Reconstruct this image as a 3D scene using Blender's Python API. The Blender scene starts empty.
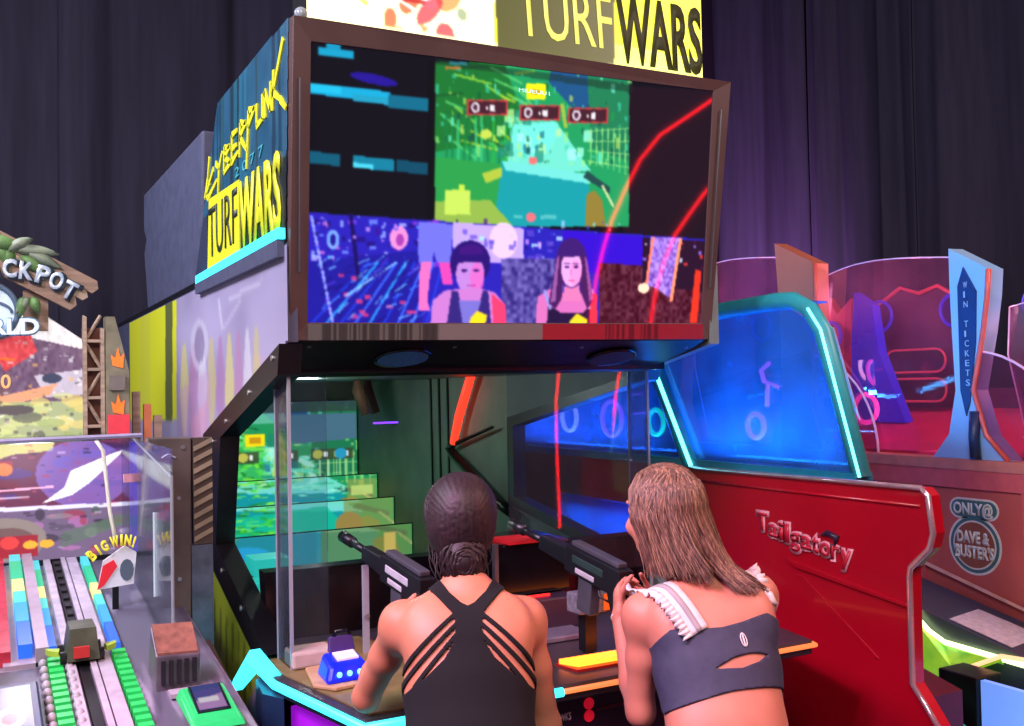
import bpy, bmesh, math, random
import numpy as np
from mathutils import Vector, Matrix

random.seed(7); np.random.seed(7)
scene = bpy.context.scene
COL = scene.collection

# ---------------------------------------------------------------- camera
YAW, PITCH, ROLL = math.radians(28.0), math.radians(1.4), math.radians(1.1)
fw = Vector((math.sin(YAW)*math.cos(PITCH), math.cos(YAW)*math.cos(PITCH), math.sin(PITCH)))
rt = Vector((math.cos(YAW), -math.sin(YAW), 0.0))
up = rt.cross(fw)
up2 = up*math.cos(ROLL) + rt*math.sin(ROLL)
rt2 = rt*math.cos(ROLL) - up*math.sin(ROLL)
cam_data = bpy.data.cameras.new('camera')
cam_data.sensor_width = 36.0
cam_data.lens = 36.0*1000.0/1024.0
cam_data.clip_start = 0.05
camera = bpy.data.objects.new('camera', cam_data)
COL.objects.link(camera)
camera.matrix_world = Matrix(((rt2.x, up2.x, -fw.x, 0.0), (rt2.y, up2.y, -fw.y, 0.0), (rt2.z, up2.z, -fw.z, 1.6), (0, 0, 0, 1)))
scene.camera = camera

# ---------------------------------------------------------------- world, exposure
scene.view_settings.view_transform = 'Standard'
scene.view_settings.look = 'None'
scene.view_settings.exposure = 0.0
scene.view_settings.gamma = 1.0
scene.view_settings.use_curve_mapping = False
world = bpy.data.worlds.new('arcade_gloom'); scene.world = world
world.use_nodes = True
bgn = world.node_tree.nodes['Background']
bgn.inputs['Color'].default_value = (0.30, 0.27, 0.42, 1)
bgn.inputs['Strength'].default_value = 0.20

# ---------------------------------------------------------------- ceiling lamps of the hall and added fill lights
def aim(o, target):
    d = Vector(target) - Vector(o.location)
    o.rotation_euler = d.to_track_quat('-Z', 'Y').to_euler()
def area_lamp(name, loc, target, size, power, color):
    l = bpy.data.lights.new(name, 'AREA'); l.shape = 'DISK'; l.size = size; l.energy = power; l.color = color
    o = bpy.data.objects.new(name, l); COL.objects.link(o); o.location = loc; aim(o, target); return o
def spot_lamp(name, loc, target, angle, power, color, soft=0.15, blend=0.6):
    l = bpy.data.lights.new(name, 'SPOT'); l.spot_size = math.radians(angle); l.spot_blend = blend
    l.energy = power; l.color = color; l.shadow_soft_size = soft
    o = bpy.data.objects.new(name, l); COL.objects.link(o); o.location = loc; aim(o, target); return o
def point_lamp(name, loc, power, color, soft=0.08):
    l = bpy.data.lights.new(name, 'POINT'); l.energy = power; l.color = color; l.shadow_soft_size = soft
    o = bpy.data.objects.new(name, l); COL.objects.link(o); o.location = loc; return o
area_lamp('hall_lamp_and_fill', (0.2, -0.6, 4.2), (1.3, 2.6, 0.9), 1.6, 105, (1.0, 0.80, 0.72))
area_lamp('hall_lamp_and_fill', (-2.2, 1.8, 4.2), (0.6, 3.2, 1.0), 1.4, 210, (0.86, 0.80, 1.0))
spot_lamp('curtain_uplight', (5.2, 6.3, 0.35), (6.3, 6.75, 2.05), 58, 2000, (0.85, 0.32, 1.0), blend=.95)
area_lamp('hall_lamp_and_fill', (-1.6, 4.3, 4.2), (0.6, 5.6, 1.6), 1.2, 130, (0.86, 0.84, 1.0))  # added fill to brighten the yellow rear panel, not a known lamp
area_lamp('hall_lamp_and_fill', (4.4, 0.4, 4.2), (3.8, 2.8, 1.0), 1.2, 90, (1.0, 0.72, 0.66))  # extra warm fill added to redden the rose base of the ticket machine
spot_lamp('magenta_par_lamp', (-1.2, 1.2, 3.6), (0.85, 2.2, 1.0), 34, 420, (1.0, 0.22, 0.70))
spot_lamp('red_par_lamp', (3.4, 0.3, 3.2), (1.75, 2.0, 1.0), 55, 110, (1.0, 0.10, 0.08))

# ---------------------------------------------------------------- helpers: scene tree
ROOTLOC = {}
def tag(o, label=None, cat=None, group=None, kind=None):
    if label: o['label'] = label
    if cat: o['category'] = cat
    if group: o['group'] = group
    if kind: o['kind'] = kind
    return o
def thing(name, loc, label, cat, group=None):
    o = bpy.data.objects.new(name, None); COL.objects.link(o)
    o.empty_display_size = 0.1
    o.location = loc
    ROOTLOC[o] = Vector(loc)
    return tag(o, label, cat, group)
def adopt(o, parent):
    """parent a mesh whose vertices are in world coordinates"""
    if parent is not None:
        o.parent = parent
        base = ROOTLOC.get(parent, Vector((0, 0, 0)))
        o.matrix_parent_inverse = Matrix.Translation(-base)
        ROOTLOC[o] = Vector((0, 0, 0))
        if parent in ROOTLOC and parent.type == 'MESH':
            o.matrix_parent_inverse = Matrix.Identity(4)
    return o

# ---------------------------------------------------------------- helpers: materials
def s2l(c):
    c = np.asarray(c, float)
    return np.where(c <= 0.04045, c/12.92, ((c+0.055)/1.055)**2.4)
def rgb(r, g, b):
    l = s2l(np.array([r, g, b])/255.0); return (float(l[0]), float(l[1]), float(l[2]), 1.0)
MATS = {}
def mat(name, col=(128, 128, 128), rough=0.5, metal=0.0, emit=None, power=0.0, var=0.12, scale=18.0, bump=0.0, stretch=(1, 1, 1), coat=0.0, col2=None, spec=0.5):
    if name in MATS: return MATS[name]
    m = bpy.data.materials.new(name); m.use_nodes = True
    nt = m.node_tree; b = nt.nodes['Principled BSDF']
    b.inputs['Roughness'].default_value = rough; b.inputs['Metallic'].default_value = metal
    b.inputs['Coat Weight'].default_value = coat
    b.inputs['Specular IOR Level'].default_value = spec
    tc = nt.nodes.new('ShaderNodeTexCoord'); mp = nt.nodes.new('ShaderNodeMapping')
    mp.inputs['Scale'].default_value = stretch
    nt.links.new(tc.outputs['Object'], mp.inputs['Vector'])
    nz = nt.nodes.new('ShaderNodeTexNoise'); nz.inputs['Scale'].default_value = scale; nz.inputs['Detail'].default_value = 4
    nt.links.new(mp.outputs['Vector'], nz.inputs['Vector'])
    cr = nt.nodes.new('ShaderNodeValToRGB')
    a = rgb(*col); bcol = rgb(*col2) if col2 else a
    cr.color_ramp.elements[0].position = 0.3; cr.color_ramp.elements[1].position = 0.7
    cr.color_ramp.elements[0].color = tuple(min(1, v*(1-var)) for v in a[:3]) + (1,)
    cr.color_ramp.elements[1].color = tuple(min(1, v*(1+var)) for v in bcol[:3]) + (1,)
    nt.links.new(nz.outputs['Fac'], cr.inputs['Fac'])
    nt.links.new(cr.outputs['Color'], b.inputs['Base Color'])
    if bump > 0:
        bp = nt.nodes.new('ShaderNodeBump'); bp.inputs['Strength'].default_value = bump; bp.inputs['Distance'].default_value = 0.01
        nt.links.new(nz.outputs['Fac'], bp.inputs['Height']); nt.links.new(bp.outputs['Normal'], b.inputs['Normal'])
    if emit is not None:
        b.inputs['Emission Color'].default_value = rgb(*emit); b.inputs['Emission Strength'].default_value = power
    MATS[name] = m
    return m
def glow(name, col, power):
    return mat(name, tuple(int(c*0.6) for c in col), 0.4, emit=col, power=power, var=0.02)
def clear(name, tint=(235, 240, 245), haze=0.05, hazecol=(200, 210, 230), gloss=0.05, streak=True, refl=0.6):
    """clear acrylic sheet: mostly transparent, fresnel reflection, a little diffuse haze from scratches and dust"""
    if name in MATS: return MATS[name]
    m = bpy.data.materials.new(name); m.use_nodes = True
    nt = m.node_tree; nt.nodes.clear()
    out = nt.nodes.new('ShaderNodeOutputMaterial')
    tr = nt.nodes.new('ShaderNodeBsdfTransparent'); tr.inputs['Color'].default_value = rgb(*tint)
    gl = nt.nodes.new('ShaderNodeBsdfGlossy'); gl.inputs['Roughness'].default_value = gloss
    df = nt.nodes.new('ShaderNodeBsdfDiffuse'); df.inputs['Color'].default_value = rgb(*hazecol)
    tl = nt.nodes.new('ShaderNodeBsdfTranslucent'); tl.inputs['Color'].default_value = rgb(*hazecol)
    hz = nt.nodes.new('ShaderNodeMixShader'); hz.inputs[0].default_value = 0.5
    nt.links.new(df.outputs[0], hz.inputs[1]); nt.links.new(tl.outputs[0], hz.inputs[2])
    m1 = nt.nodes.new('ShaderNodeMixShader'); m1.inputs[0].default_value = haze
    if streak:
        tc = nt.nodes.new('ShaderNodeTexCoord'); nz = nt.nodes.new('ShaderNodeTexNoise'); nz.inputs['Scale'].default_value = 6; nz.inputs['Detail'].default_value = 6
        nt.links.new(tc.outputs['Object'], nz.inputs['Vector'])
        mr = nt.nodes.new('ShaderNodeMapRange'); mr.inputs['From Min'].default_value = 0.3; mr.inputs['From Max'].default_value = 0.7
        mr.inputs['To Min'].default_value = haze*0.6; mr.inputs['To Max'].default_value = haze*1.4
        nt.links.new(nz.outputs['Fac'], mr.inputs['Value']); nt.links.new(mr.outputs['Result'], m1.inputs[0])
    nt.links.new(tr.outputs[0], m1.inputs[1]); nt.links.new(hz.outputs[0], m1.inputs[2])
    fr = nt.nodes.new('ShaderNodeFresnel'); fr.inputs['IOR'].default_value = 1.45
    fm = nt.nodes.new('ShaderNodeMath'); fm.operation = 'MULTIPLY'; fm.inputs[1].default_value = refl; nt.links.new(fr.outputs[0], fm.inputs[0])
    m2 = nt.nodes.new('ShaderNodeMixShader')
    nt.links.new(fm.outputs[0], m2.inputs[0]); nt.links.new(m1.outputs[0], m2.inputs[1]); nt.links.new(gl.outputs[0], m2.inputs[2])
    nt.links.new(m2.outputs[0], out.inputs['Surface'])
    MATS[name] = m
    return m
def paint_mat(name, emit=0.0, rough=0.5, coat=0.0, base=1.0):
    """print or screen picture stored as a colour attribute of the mesh"""
    if name in MATS: return MATS[name]
    m = bpy.data.materials.new(name); m.use_nodes = True
    nt = m.node_tree; b = nt.nodes['Principled BSDF']
    at = nt.nodes.new('ShaderNodeAttribute'); at.attribute_name = 'print'
    b.inputs['Roughness'].default_value = rough; b.inputs['Coat Weight'].default_value = coat
    if base > 0:
        mx = nt.nodes.new('ShaderNodeMix'); mx.data_type = 'RGBA'; mx.blend_type = 'MULTIPLY'; mx.inputs[0].default_value = 1.0
        mx.inputs[7].default_value = (base, base, base, 1)
        nt.links.new(at.outputs['Color'], mx.inputs[6]); nt.links.new(mx.outputs[2], b.inputs['Base Color'])
    else:
        b.inputs['Base Color'].default_value = (0.004, 0.004, 0.005, 1)
    if emit > 0:
        nt.links.new(at.outputs['Color'], b.inputs['Emission Color']); b.inputs['Emission Strength'].default_value = emit
    MATS[name] = m
    return m

# ---------------------------------------------------------------- helpers: mesh building
class MB:
    def __init__(s): s.v = []; s.f = []
    def add(s, vs, fs):
        n = len(s.v); s.v += [tuple(map(float, v)) for v in vs]; s.f += [tuple(i+n for i in f) for f in fs]; return s
    def box(s, a, b):
        x0, y0, z0 = a; x1, y1, z1 = b
        return s.add([(x0, y0, z0), (x1, y0, z0), (x1, y1, z0), (x0, y1, z0), (x0, y0, z1), (x1, y0, z1), (x1, y1, z1), (x0, y1, z1)],
                     [(3, 2, 1, 0), (4, 5, 6, 7), (0, 1, 5, 4), (1, 2, 6, 5), (2, 3, 7, 6), (3, 0, 4, 7)])
    def hexa(s, pts):   # 8 corners: four of one end, four of the other
        return s.add(pts, [(3, 2, 1, 0), (4, 5, 6, 7), (0, 1, 5, 4), (1, 2, 6, 5), (2, 3, 7, 6), (3, 0, 4, 7)])
    def prism(s, poly, axis, a, b):
        """polygon extruded along an axis; poly gives the two other coordinates in axis order"""
        n = len(poly)
        def P(p, w):
            if axis == 'x': return (w, p[0], p[1])
            if axis == 'y': return (p[0], w, p[1])
            return (p[0], p[1], w)
        vs = [P(p, a) for p in poly] + [P(p, b) for p in poly]
        fs = [tuple(range(n)), tuple(range(2*n-1, n-1, -1))] + [(i, i+n, (i+1) % n+n, (i+1) % n) for i in range(n)]
        return s.add(vs, fs)
    def ring(s, outer, inner, axis, a, b):
        """flat band between two polygons of the same vertex count, extruded"""
        n = len(outer)
        def P(p, w):
            if axis == 'x': return (w, p[0], p[1])
            if axis == 'y': return (p[0], w, p[1])
            return (p[0], p[1], w)
        vs = [P(p, a) for p in outer] + [P(p, a) for p in inner] + [P(p, b) for p in outer] + [P(p, b) for p in inner]
        fs = []
        for i in range(n):
            j = (i+1) % n
            fs += [(i, j, n+j, n+i), (2*n+i, 3*n+i, 3*n+j, 2*n+j), (i, 2*n+i, 2*n+j, j), (n+i, n+j, 3*n+j, 3*n+i)]
        return s.add(vs, fs)
    def tube(s, pts, r, seg=8, closed=False, cap=True):
        pts = [Vector(p) for p in pts]; n = len(pts)
        rs = r if isinstance(r, (list, tuple)) else [r]*n
        base = len(s.v); prev = None
        for i, p in enumerate(pts):
            if closed: t = pts[(i+1) % n]-pts[i-1]
            else: t = (pts[min(i+1, n-1)]-pts[max(i-1, 0)])
            t.normalize()
            if prev is None:
                ref = Vector((0, 0, 1)) if abs(t.z) < 0.9 else Vector((1, 0, 0))
                nrm = t.cross(ref).normalized()
            else:
                nrm = (prev - t*prev.dot(t))
                nrm = nrm.normalized() if nrm.length > 1e-6 else t.orthogonal().normalized()
            prev = nrm; bn = t.cross(nrm)
            for k in range(seg):
                a = 2*math.pi*k/seg
                q = p + (nrm*math.cos(a)+bn*math.sin(a))*rs[i]
                s.v.append((q.x, q.y, q.z))
        rng = n if closed else n-1
        for i in range(rng):
            for k in range(seg):
                a = base+i*seg+k; b = base+i*seg+(k+1) % seg
                c = base+((i+1) % n)*seg+(k+1) % seg; d = base+((i+1) % n)*seg+k
                s.f.append((a, b, c, d))
        if cap and not closed:
            s.f.append(tuple(base+k for k in range(seg-1, -1, -1))); s.f.append(tuple(base+(n-1)*seg+k for k in range(seg)))
        return s
    def disc(s, c, nrm, r, thick, seg=24, ry=None, upv=(0, 0, 1)):
        c = Vector(c); nrm = Vector(nrm).normalized(); u = Vector(upv); u = (u-nrm*u.dot(nrm)).normalized(); w = u.cross(nrm)
        ry = ry or r
        ring = [w*math.cos(2*math.pi*k/seg)*r + u*math.sin(2*math.pi*k/seg)*ry for k in range(seg)]
        vs = [c+q for q in ring]+[c+q+nrm*thick for q in ring]
        return s.add(vs, [tuple(range(seg-1, -1, -1)), tuple(range(seg, 2*seg))]+[(i, (i+1) % seg, (i+1) % seg+seg, i+seg) for i in range(seg)])
    def sphere(s, c, r, seg=10, rings=7):
        c = Vector(c); rr = r if isinstance(r, (tuple, list)) else (r, r, r)
        vs = [(c.x, c.y, c.z+rr[2])]
        for i in range(1, rings):
            th = math.pi*i/rings
            for k in range(seg):
                a = 2*math.pi*k/seg
                vs.append((c.x+rr[0]*math.sin(th)*math.cos(a), c.y+rr[1]*math.sin(th)*math.sin(a), c.z+rr[2]*math.cos(th)))
        vs.append((c.x, c.y, c.z-rr[2])); L = len(vs)-1
        fs = [(0, 1+k, 1+(k+1) % seg) for k in range(seg)]
        for i in range(rings-2):
            for k in range(seg):
                a = 1+i*seg+k; b = 1+i*seg+(k+1) % seg
                fs.append((a, a+seg, b+seg, b))
        o = 1+(rings-2)*seg
        fs += [(L, o+(k+1) % seg, o+k) for k in range(seg)]
        return s.add(vs, fs)
    def build(s, name, material, parent=None, smooth=False, bevel=0.0):
        me = bpy.data.meshes.new(name); me.from_pydata(s.v, [], s.f)
        bm = bmesh.new(); bm.from_mesh(me); bmesh.ops.recalc_face_normals(bm, faces=bm.faces); bm.to_mesh(me); bm.free()
        me.materials.append(material)
        if smooth:
            me.polygons.foreach_set('use_smooth', [True]*len(me.polygons))
        o = bpy.data.objects.new(name, me); COL.objects.link(o)
        if bevel > 0:
            md = o.modifiers.new('edge', 'BEVEL'); md.width = bevel; md.segments = 2; md.limit_method = 'ANGLE'
        return adopt(o, parent)
def raw(name, verts, faces, material, parent=None, smooth=True):
    me = bpy.data.meshes.new(name); me.from_pydata(verts, [], faces); me.materials.append(material)
    if smooth: me.polygons.foreach_set('use_smooth', [True]*len(me.polygons))
    o = bpy.data.objects.new(name, me); COL.objects.link(o)
    return adopt(o, parent)
def rbox(a, b, name, material, parent=None, bevel=0.006):
    return MB().box(a, b).build(name, material, parent, bevel=bevel)

def lettering(text, origin, xdir, ydir, height, material, parent, width=None, depth=0.004, bold=0.0, shear=0.0, name='lettering', align='LEFT', spacing=1.0):
    """raised letters; origin is the lower-left of the line, xdir along the line, ydir up the letters"""
    cu = bpy.data.curves.new(name, 'FONT'); cu.body = text; cu.size = 1.0; cu.extrude = 0.0; cu.offset = bold; cu.shear = shear
    cu.space_character = spacing; cu.resolution_u = 3; cu.fill_mode = 'FRONT'
    tmp = bpy.data.objects.new('tmp_text', cu)
    COL.objects.link(tmp)
    dg = bpy.context.evaluated_depsgraph_get()
    me = bpy.data.meshes.new_from_object(tmp.evaluated_get(dg))
    COL.objects.unlink(tmp); bpy.data.objects.remove(tmp)
    n = len(me.vertices); co = np.zeros(n*3); me.vertices.foreach_get('co', co); co = co.reshape(-1, 3)
    w = co[:, 0].max()-co[:, 0].min(); h = 0.72
    sx = (width/w) if width else height/h
    co[:, 0] = (co[:, 0]-co[:, 0].min())*sx; co[:, 1] *= height/h
    if align == 'CENTER': co[:, 0] -= w*sx/2
    x = Vector(xdir).normalized(); y = Vector(ydir).normalized(); z = x.cross(y)
    P = np.array(origin)+co[:, :1]*np.array(x)+co[:, 1:2]*np.array(y)+depth*np.array(z)
    me.vertices.foreach_set('co', P.ravel()); me.materials.clear(); me.materials.append(material)
    bm = bmesh.new(); bm.from_mesh(me)
    ret = bmesh.ops.extrude_face_region(bm, geom=bm.faces[:])
    bmesh.ops.translate(bm, vec=-z*depth*0.9, verts=[e for e in ret['geom'] if isinstance(e, bmesh.types.BMVert)])
    bmesh.ops.recalc_face_normals(bm, faces=bm.faces); bm.to_mesh(me); bm.free(); me.update()
    o = bpy.data.objects.new(name, me); COL.objects.link(o)
    return adopt(o, parent)

# ---------------------------------------------------------------- helpers: pictures (prints and screens)
def vnoise(h, w, cells, seed=0):
    rs = np.random.RandomState(seed); g = rs.rand(cells+2, cells*2+2)
    y = np.linspace(0, cells-1e-3, h); x = np.linspace(0, cells*2-1e-3, w)
    yi = y.astype(int); xi = x.astype(int); fy = (y-yi)[:, None]; fx = (x-xi)[None, :]
    fy = fy*fy*(3-2*fy); fx = fx*fx*(3-2*fx)
    a = g[yi][:, xi]; b = g[yi][:, xi+1]; c = g[yi+1][:, xi]; d = g[yi+1][:, xi+1]
    return (a*(1-fx)+b*fx)*(1-fy)+(c*(1-fx)+d*fx)*fy
class Canvas:
    """small picture; points are given in the measuring frame of four corners (TL, TR, BR, BL) and rectified"""
    def __init__(s, w, h, corners, bg=(0, 0, 0)):
        s.w, s.h = w, h; s.a = np.zeros((h, w, 3)); s.a[:] = np.array(bg)/255.0
        dst = [(0, 0), (w-1, 0), (w-1, h-1), (0, h-1)]
        A = []; B = []
        for (x, y), (u, v) in zip(corners, dst):
            A += [[x, y, 1, 0, 0, 0, -u*x, -u*y], [0, 0, 0, x, y, 1, -v*x, -v*y]]; B += [u, v]
        s.H = np.append(np.linalg.solve(np.array(A, float), np.array(B, float)), 1).reshape(3, 3)
    def T(s, pts):
        p = np.c_[np.array(pts, float), np.ones(len(pts))] @ s.H.T
        return p[:, :2]/p[:, 2:]
    def _mask(s, q, soft=0.0):
        m = np.zeros((s.h, s.w), bool)
        x0 = max(0, int(q[:, 0].min())-1); x1 = min(s.w, int(q[:, 0].max())+2); y0 = max(0, int(q[:, 1].min())-1); y1 = min(s.h, int(q[:, 1].max())+2)
        if x1 <= x0 or y1 <= y0: return m
        X, Y = np.meshgrid(np.arange(x0, x1), np.arange(y0, y1)); ins = np.zeros(X.shape, bool); n = len(q)
        for i in range(n):
            xa, ya = q[i]; xb, yb = q[(i+1) % n]
            if ya == yb: continue
            ins ^= ((ya > Y) != (yb > Y)) & (X < (xb-xa)*(Y-ya)/(yb-ya)+xa)
        m[y0:y1, x0:x1] = ins
        return m
    def poly(s, pts, col, alpha=1.0, add=False):
        m = s._mask(s.T(pts)); c = np.array(col)/255.0
        if add: s.a[m] = np.clip(s.a[m]+c*alpha, 0, 1)
        else: s.a[m] = s.a[m]*(1-alpha)+c*alpha
        return s
    def rect(s, x0, y0, x1, y1, col, alpha=1.0, add=False): return s.poly([(x0, y0), (x1, y0), (x1, y1), (x0, y1)], col, alpha, add)
    def ell(s, cx, cy, rx, ry, col, alpha=1.0, add=False, rot=0.0, n=28):
        c, d = math.cos(rot), math.sin(rot)
        return s.poly([(cx+rx*math.cos(t)*c-ry*math.sin(t)*d, cy+rx*math.cos(t)*d+ry*math.sin(t)*c) for t in np.linspace(0, 2*math.pi, n, endpoint=False)], col, alpha, add)
    def line(s, pts, wd, col, alpha=1.0, add=False):
        for (xa, ya), (xb, yb) in zip(pts[:-1], pts[1:]):
            L = math.hypot(xb-xa, yb-ya) or 1; nx, ny = -(yb-ya)/L*wd/2, (xb-xa)/L*wd/2
            s.poly([(xa+nx, ya+ny), (xb+nx, yb+ny), (xb-nx, yb-ny), (xa-nx, ya-ny)], col, alpha, add)
        return s
    def noise(s, amt, cells=20, seed=0, tint=(1, 1, 1), region=None):
        n = (vnoise(s.h, s.w, cells, seed)-0.5)*2*amt
        m = np.ones((s.h, s.w), bool) if region is None else s._mask(s.T(region))
        s.a[m] = np.clip(s.a[m]+(n[..., None]*np.array(tint))[m], 0, 1); return s
    def mul(s, amt, cells=20, seed=0, region=None):
        n = 1+(vnoise(s.h, s.w, cells, seed)-0.5)*2*amt
        m = np.ones((s.h, s.w), bool) if region is None else s._mask(s.T(region))
        s.a[m] = np.clip(s.a[m]*n[..., None][m], 0, 1); return s
    def blur(s, k=1):
        for _ in range(k):
            p = np.pad(s.a, ((1, 1), (1, 1), (0, 0)), 'edge')
            s.a = (p[1:-1, 1:-1]*4+p[:-2, 1:-1]*2+p[2:, 1:-1]*2+p[1:-1, :-2]*2+p[1:-1, 2:]*2)/12
        return s
def picture(cv, corners, name, material, parent, clip=None):
    """grid mesh with the picture as colour attribute 'print'; corners TL, TR, BR, BL in the world; clip: keep(u, v) -> bool array"""
    h, w = cv.h, cv.w
    tl, tr, br, bl = [np.array(c, float) for c in corners]
    U, V = np.meshgrid(np.linspace(0, 1, w), np.linspace(0, 1, h))
    P = (tl*((1-U)*(1-V))[..., None]+tr*(U*(1-V))[..., None]+br*(U*V)[..., None]+bl*((1-U)*V)[..., None]).reshape(-1, 3)
    idx = np.arange(h*w).reshape(h, w)
    F = np.stack([idx[:-1, :-1], idx[1:, :-1], idx[1:, 1:], idx[:-1, 1:]], -1).reshape(-1, 4)
    if clip is not None:
        cu = (U[:-1, :-1]+0.5/(w-1)).ravel(); cvv = (V[:-1, :-1]+0.5/(h-1)).ravel()
        F = F[clip(cu, cvv)]
    me = bpy.data.meshes.new(name)
    me.vertices.add(len(P)); me.vertices.foreach_set('co', P.ravel().astype(np.float32))
    me.loops.add(len(F)*4); me.loops.foreach_set('vertex_index', F.ravel().astype(np.int32))
    me.polygons.add(len(F)); me.polygons.foreach_set('loop_start', np.arange(0, len(F)*4, 4, dtype=np.int32))
    at = me.color_attributes.new('print', 'FLOAT_COLOR', 'POINT')
    C4 = np.ones((h*w, 4), np.float32); C4[:, :3] = s2l(cv.a.reshape(-1, 3))
    at.data.foreach_set('color', C4.ravel())
    me.update(calc_edges=True); me.validate()
    me.materials.append(material)
    o = bpy.data.objects.new(name, me); COL.objects.link(o)
    return adopt(o, parent)
def inpoly(poly):
    def f(u, v):
        ins = np.zeros(u.shape, bool); n = len(poly)
        for i in range(n):
            xa, ya = poly[i]; xb, yb = poly[(i+1) % n]
            if ya == yb: continue
            ins ^= ((ya > v) != (yb > v)) & (u < (xb-xa)*(v-ya)/(yb-ya)+xa)
        return ins
    return f

# ================================================================ the hall
carpet = mat('dark_patterned_carpet', (34, 28, 44), 0.95, var=0.5, scale=9, col2=(52, 34, 66), bump=0.3)
fl = MB().box((-4, -3, -0.1), (7.2, 8.4, 0.0)).build('floor', carpet); tag(fl, kind='structure')
wallm = mat('black_painted_wall', (18, 17, 22), 0.9)
tag(MB().box((-4, 8.2, 0), (7.2, 8.35, 6.4)).build('wall_back', wallm), kind='structure')
tag(MB().box((7.05, -3, 0), (7.2, 8.2, 6.4)).build('wall_right', wallm), kind='structure')

velvet = mat('black_velvet_drape', (42, 40, 55), 0.85, var=0.2, scale=3, stretch=(6, 6, 0.4), bump=0.0, spec=0.25)
def curtain(p0, p1, height, folds, seed, label):
    rs = random.Random(seed)
    p0 = Vector(p0); p1 = Vector(p1); L = (p1-p0).length; t = (p1-p0)/L; n = Vector((t.y, -t.x, 0))
    nx = max(60, int(L*46)); nz = 10
    ph = [rs.uniform(0, 6.28) for _ in range(4)]
    vs = []; fs = []
    for side in (0, 1):
        for j in range(nz+1):
            z = 0.02+height*j/nz
            for i in range(nx+1):
                u = i/nx
                a = 2*math.pi*folds*u+0.8*math.sin(2*math.pi*u*1.7+ph[0])
                amp = 0.05*(0.75+0.25*math.sin(2*math.pi*u*2.3+ph[1]))
                d = amp*math.sin(a)+0.006*math.sin(2.9*a+ph[2])+0.03*math.sin(2*math.pi*u*1.3+ph[3])
                d += 0.012*math.sin(a*1.0+z*0.9+ph[1])
                q = p0+t*(L*u+0.018*math.sin(2*a+z*0.3))+n*(d+0.008*side)
                vs.append((q.x, q.y, z))
    R = (nx+1)*(nz+1)
    for s in (0, 1):
        for j in range(nz):
            for i in range(nx):
                a = s*R+j*(nx+1)+i
                f = (a, a+1, a+nx+2, a+nx+1)
                fs.append(f if s else f[::-1])
    for j in range(nz):
        for i in (0, nx):
            a = j*(nx+1)+i; fs.append((a, a+nx+1, a+nx+1+R, a+R))
    for i in range(nx):
        for j in (0, nz):
            a = j*(nx+1)+i; fs.append((a, a+1, a+1+R, a+R))
    o = raw('curtain', vs, fs, velvet)
    return tag(o, label, 'curtain', 'black drapes hung round the hall')
curtain((-1.9, 7.6, 0), (0.62, 7.6, 0), 6.0, 3.2, 1, 'black drape behind the jackpot game, leftmost in the photo')
curtain((0.47, 7.55, 0), (2.7, 7.55, 0), 6.0, 3.1, 2, 'black drape directly behind the dark rear shell of the shooting cabinet')
curtain((2.5, 7.62, 0), (6.10, 7.62, 0), 6.0, 4.4, 3, 'black drape mostly hidden behind the big screen housing')
curtain((6.3, 7.5, 0), (6.3, 6.36, 0), 6.0, 1.6, 4, 'purple lit drape just right of the big screen housing')
curtain((6.3, 6.34, 0), (6.3, 5.22, 0), 6.0, 1.8, 5, 'charcoal drape with soft folds beside the purple lit one')
curtain((6.3, 5.2, 0), (6.3, 3.2, 0), 6.0, 2.0, 6, 'navy black drape at far right behind the blue wing')

# ================================================================ the big shooting cabinet
M_black = mat('satin_black_laminate', (16, 15, 19), 0.38, var=0.2)
M_gloss = mat('gloss_black_plastic', (9, 9, 14), 0.15, var=0.1)
M_shell = mat('dark_grey_shell', (74, 78, 102), 0.55, var=0.15)
M_frame = mat('brown_screen_frame', (86, 62, 60), 0.45, var=0.15, scale=5)
M_inner = mat('grey_inner_wall', (120, 134, 126), 0.5, var=0.2, scale=4)
M_steel = mat('brushed_steel', (150, 150, 155), 0.3, 0.9)
M_bolt = mat('bolt_steel', (190, 190, 195), 0.3, 0.8)
M_cyan = glow('cyan_led', (60, 225, 245), 2.6)
M_orange = glow('orange_led', (255, 120, 30), 5.0)
M_red_led = glow('red_led', (255, 30, 25), 4.0)
M_acr = clear('clear_acrylic', haze=0.035)
M_edge = mat('acrylic_edge', (150, 160, 168), 0.2, var=0.05)
M_yel = mat('acid_yellow_paint', (214, 222, 40), 0.5, var=0.18, scale=6)

turf = thing('arcade_cabinet', (1.58, 4.4, 0), 'tall two player shooting cabinet with tilted big screen and glowing yellow marquee', 'arcade machine')
TX0, TX1 = 0.79, 2.385
def FY(z): return 2.78+(2.675-z)*0.119
FN = Vector((0, -1, -0.119)).normalized()
def FP(x, z, off=0.0):
    p = Vector((x, FY(z), z))+FN*off; return (p.x, p.y, p.z)

# --- body walls
wallpoly = [(2.87, 1.745), (2.87, 2.035), (6.9, 2.035), (6.9, 0.0), (3.04, 0.0), (3.04, 0.76), (3.2, 0.78), (4.05, 1.0), (4.0, 1.45)]
lw = MB().prism(wallpoly, 'x', TX0, TX0+0.03).build('side_wall', M_shell, turf); lw['label'] = 'graffiti printed side wall'
wallr = [(2.87, 1.745), (2.87, 2.035), (6.9, 2.035), (6.9, 0.0), (3.04, 0.0), (3.04, 0.76), (3.3, 0.86), (4.42, 1.03), (4.42, 1.43)]
rw = MB().prism(wallr, 'x', 2.345, 2.385).build('side_wall', M_inner, turf); rw['label'] = 'grey green inner side wall'
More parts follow.
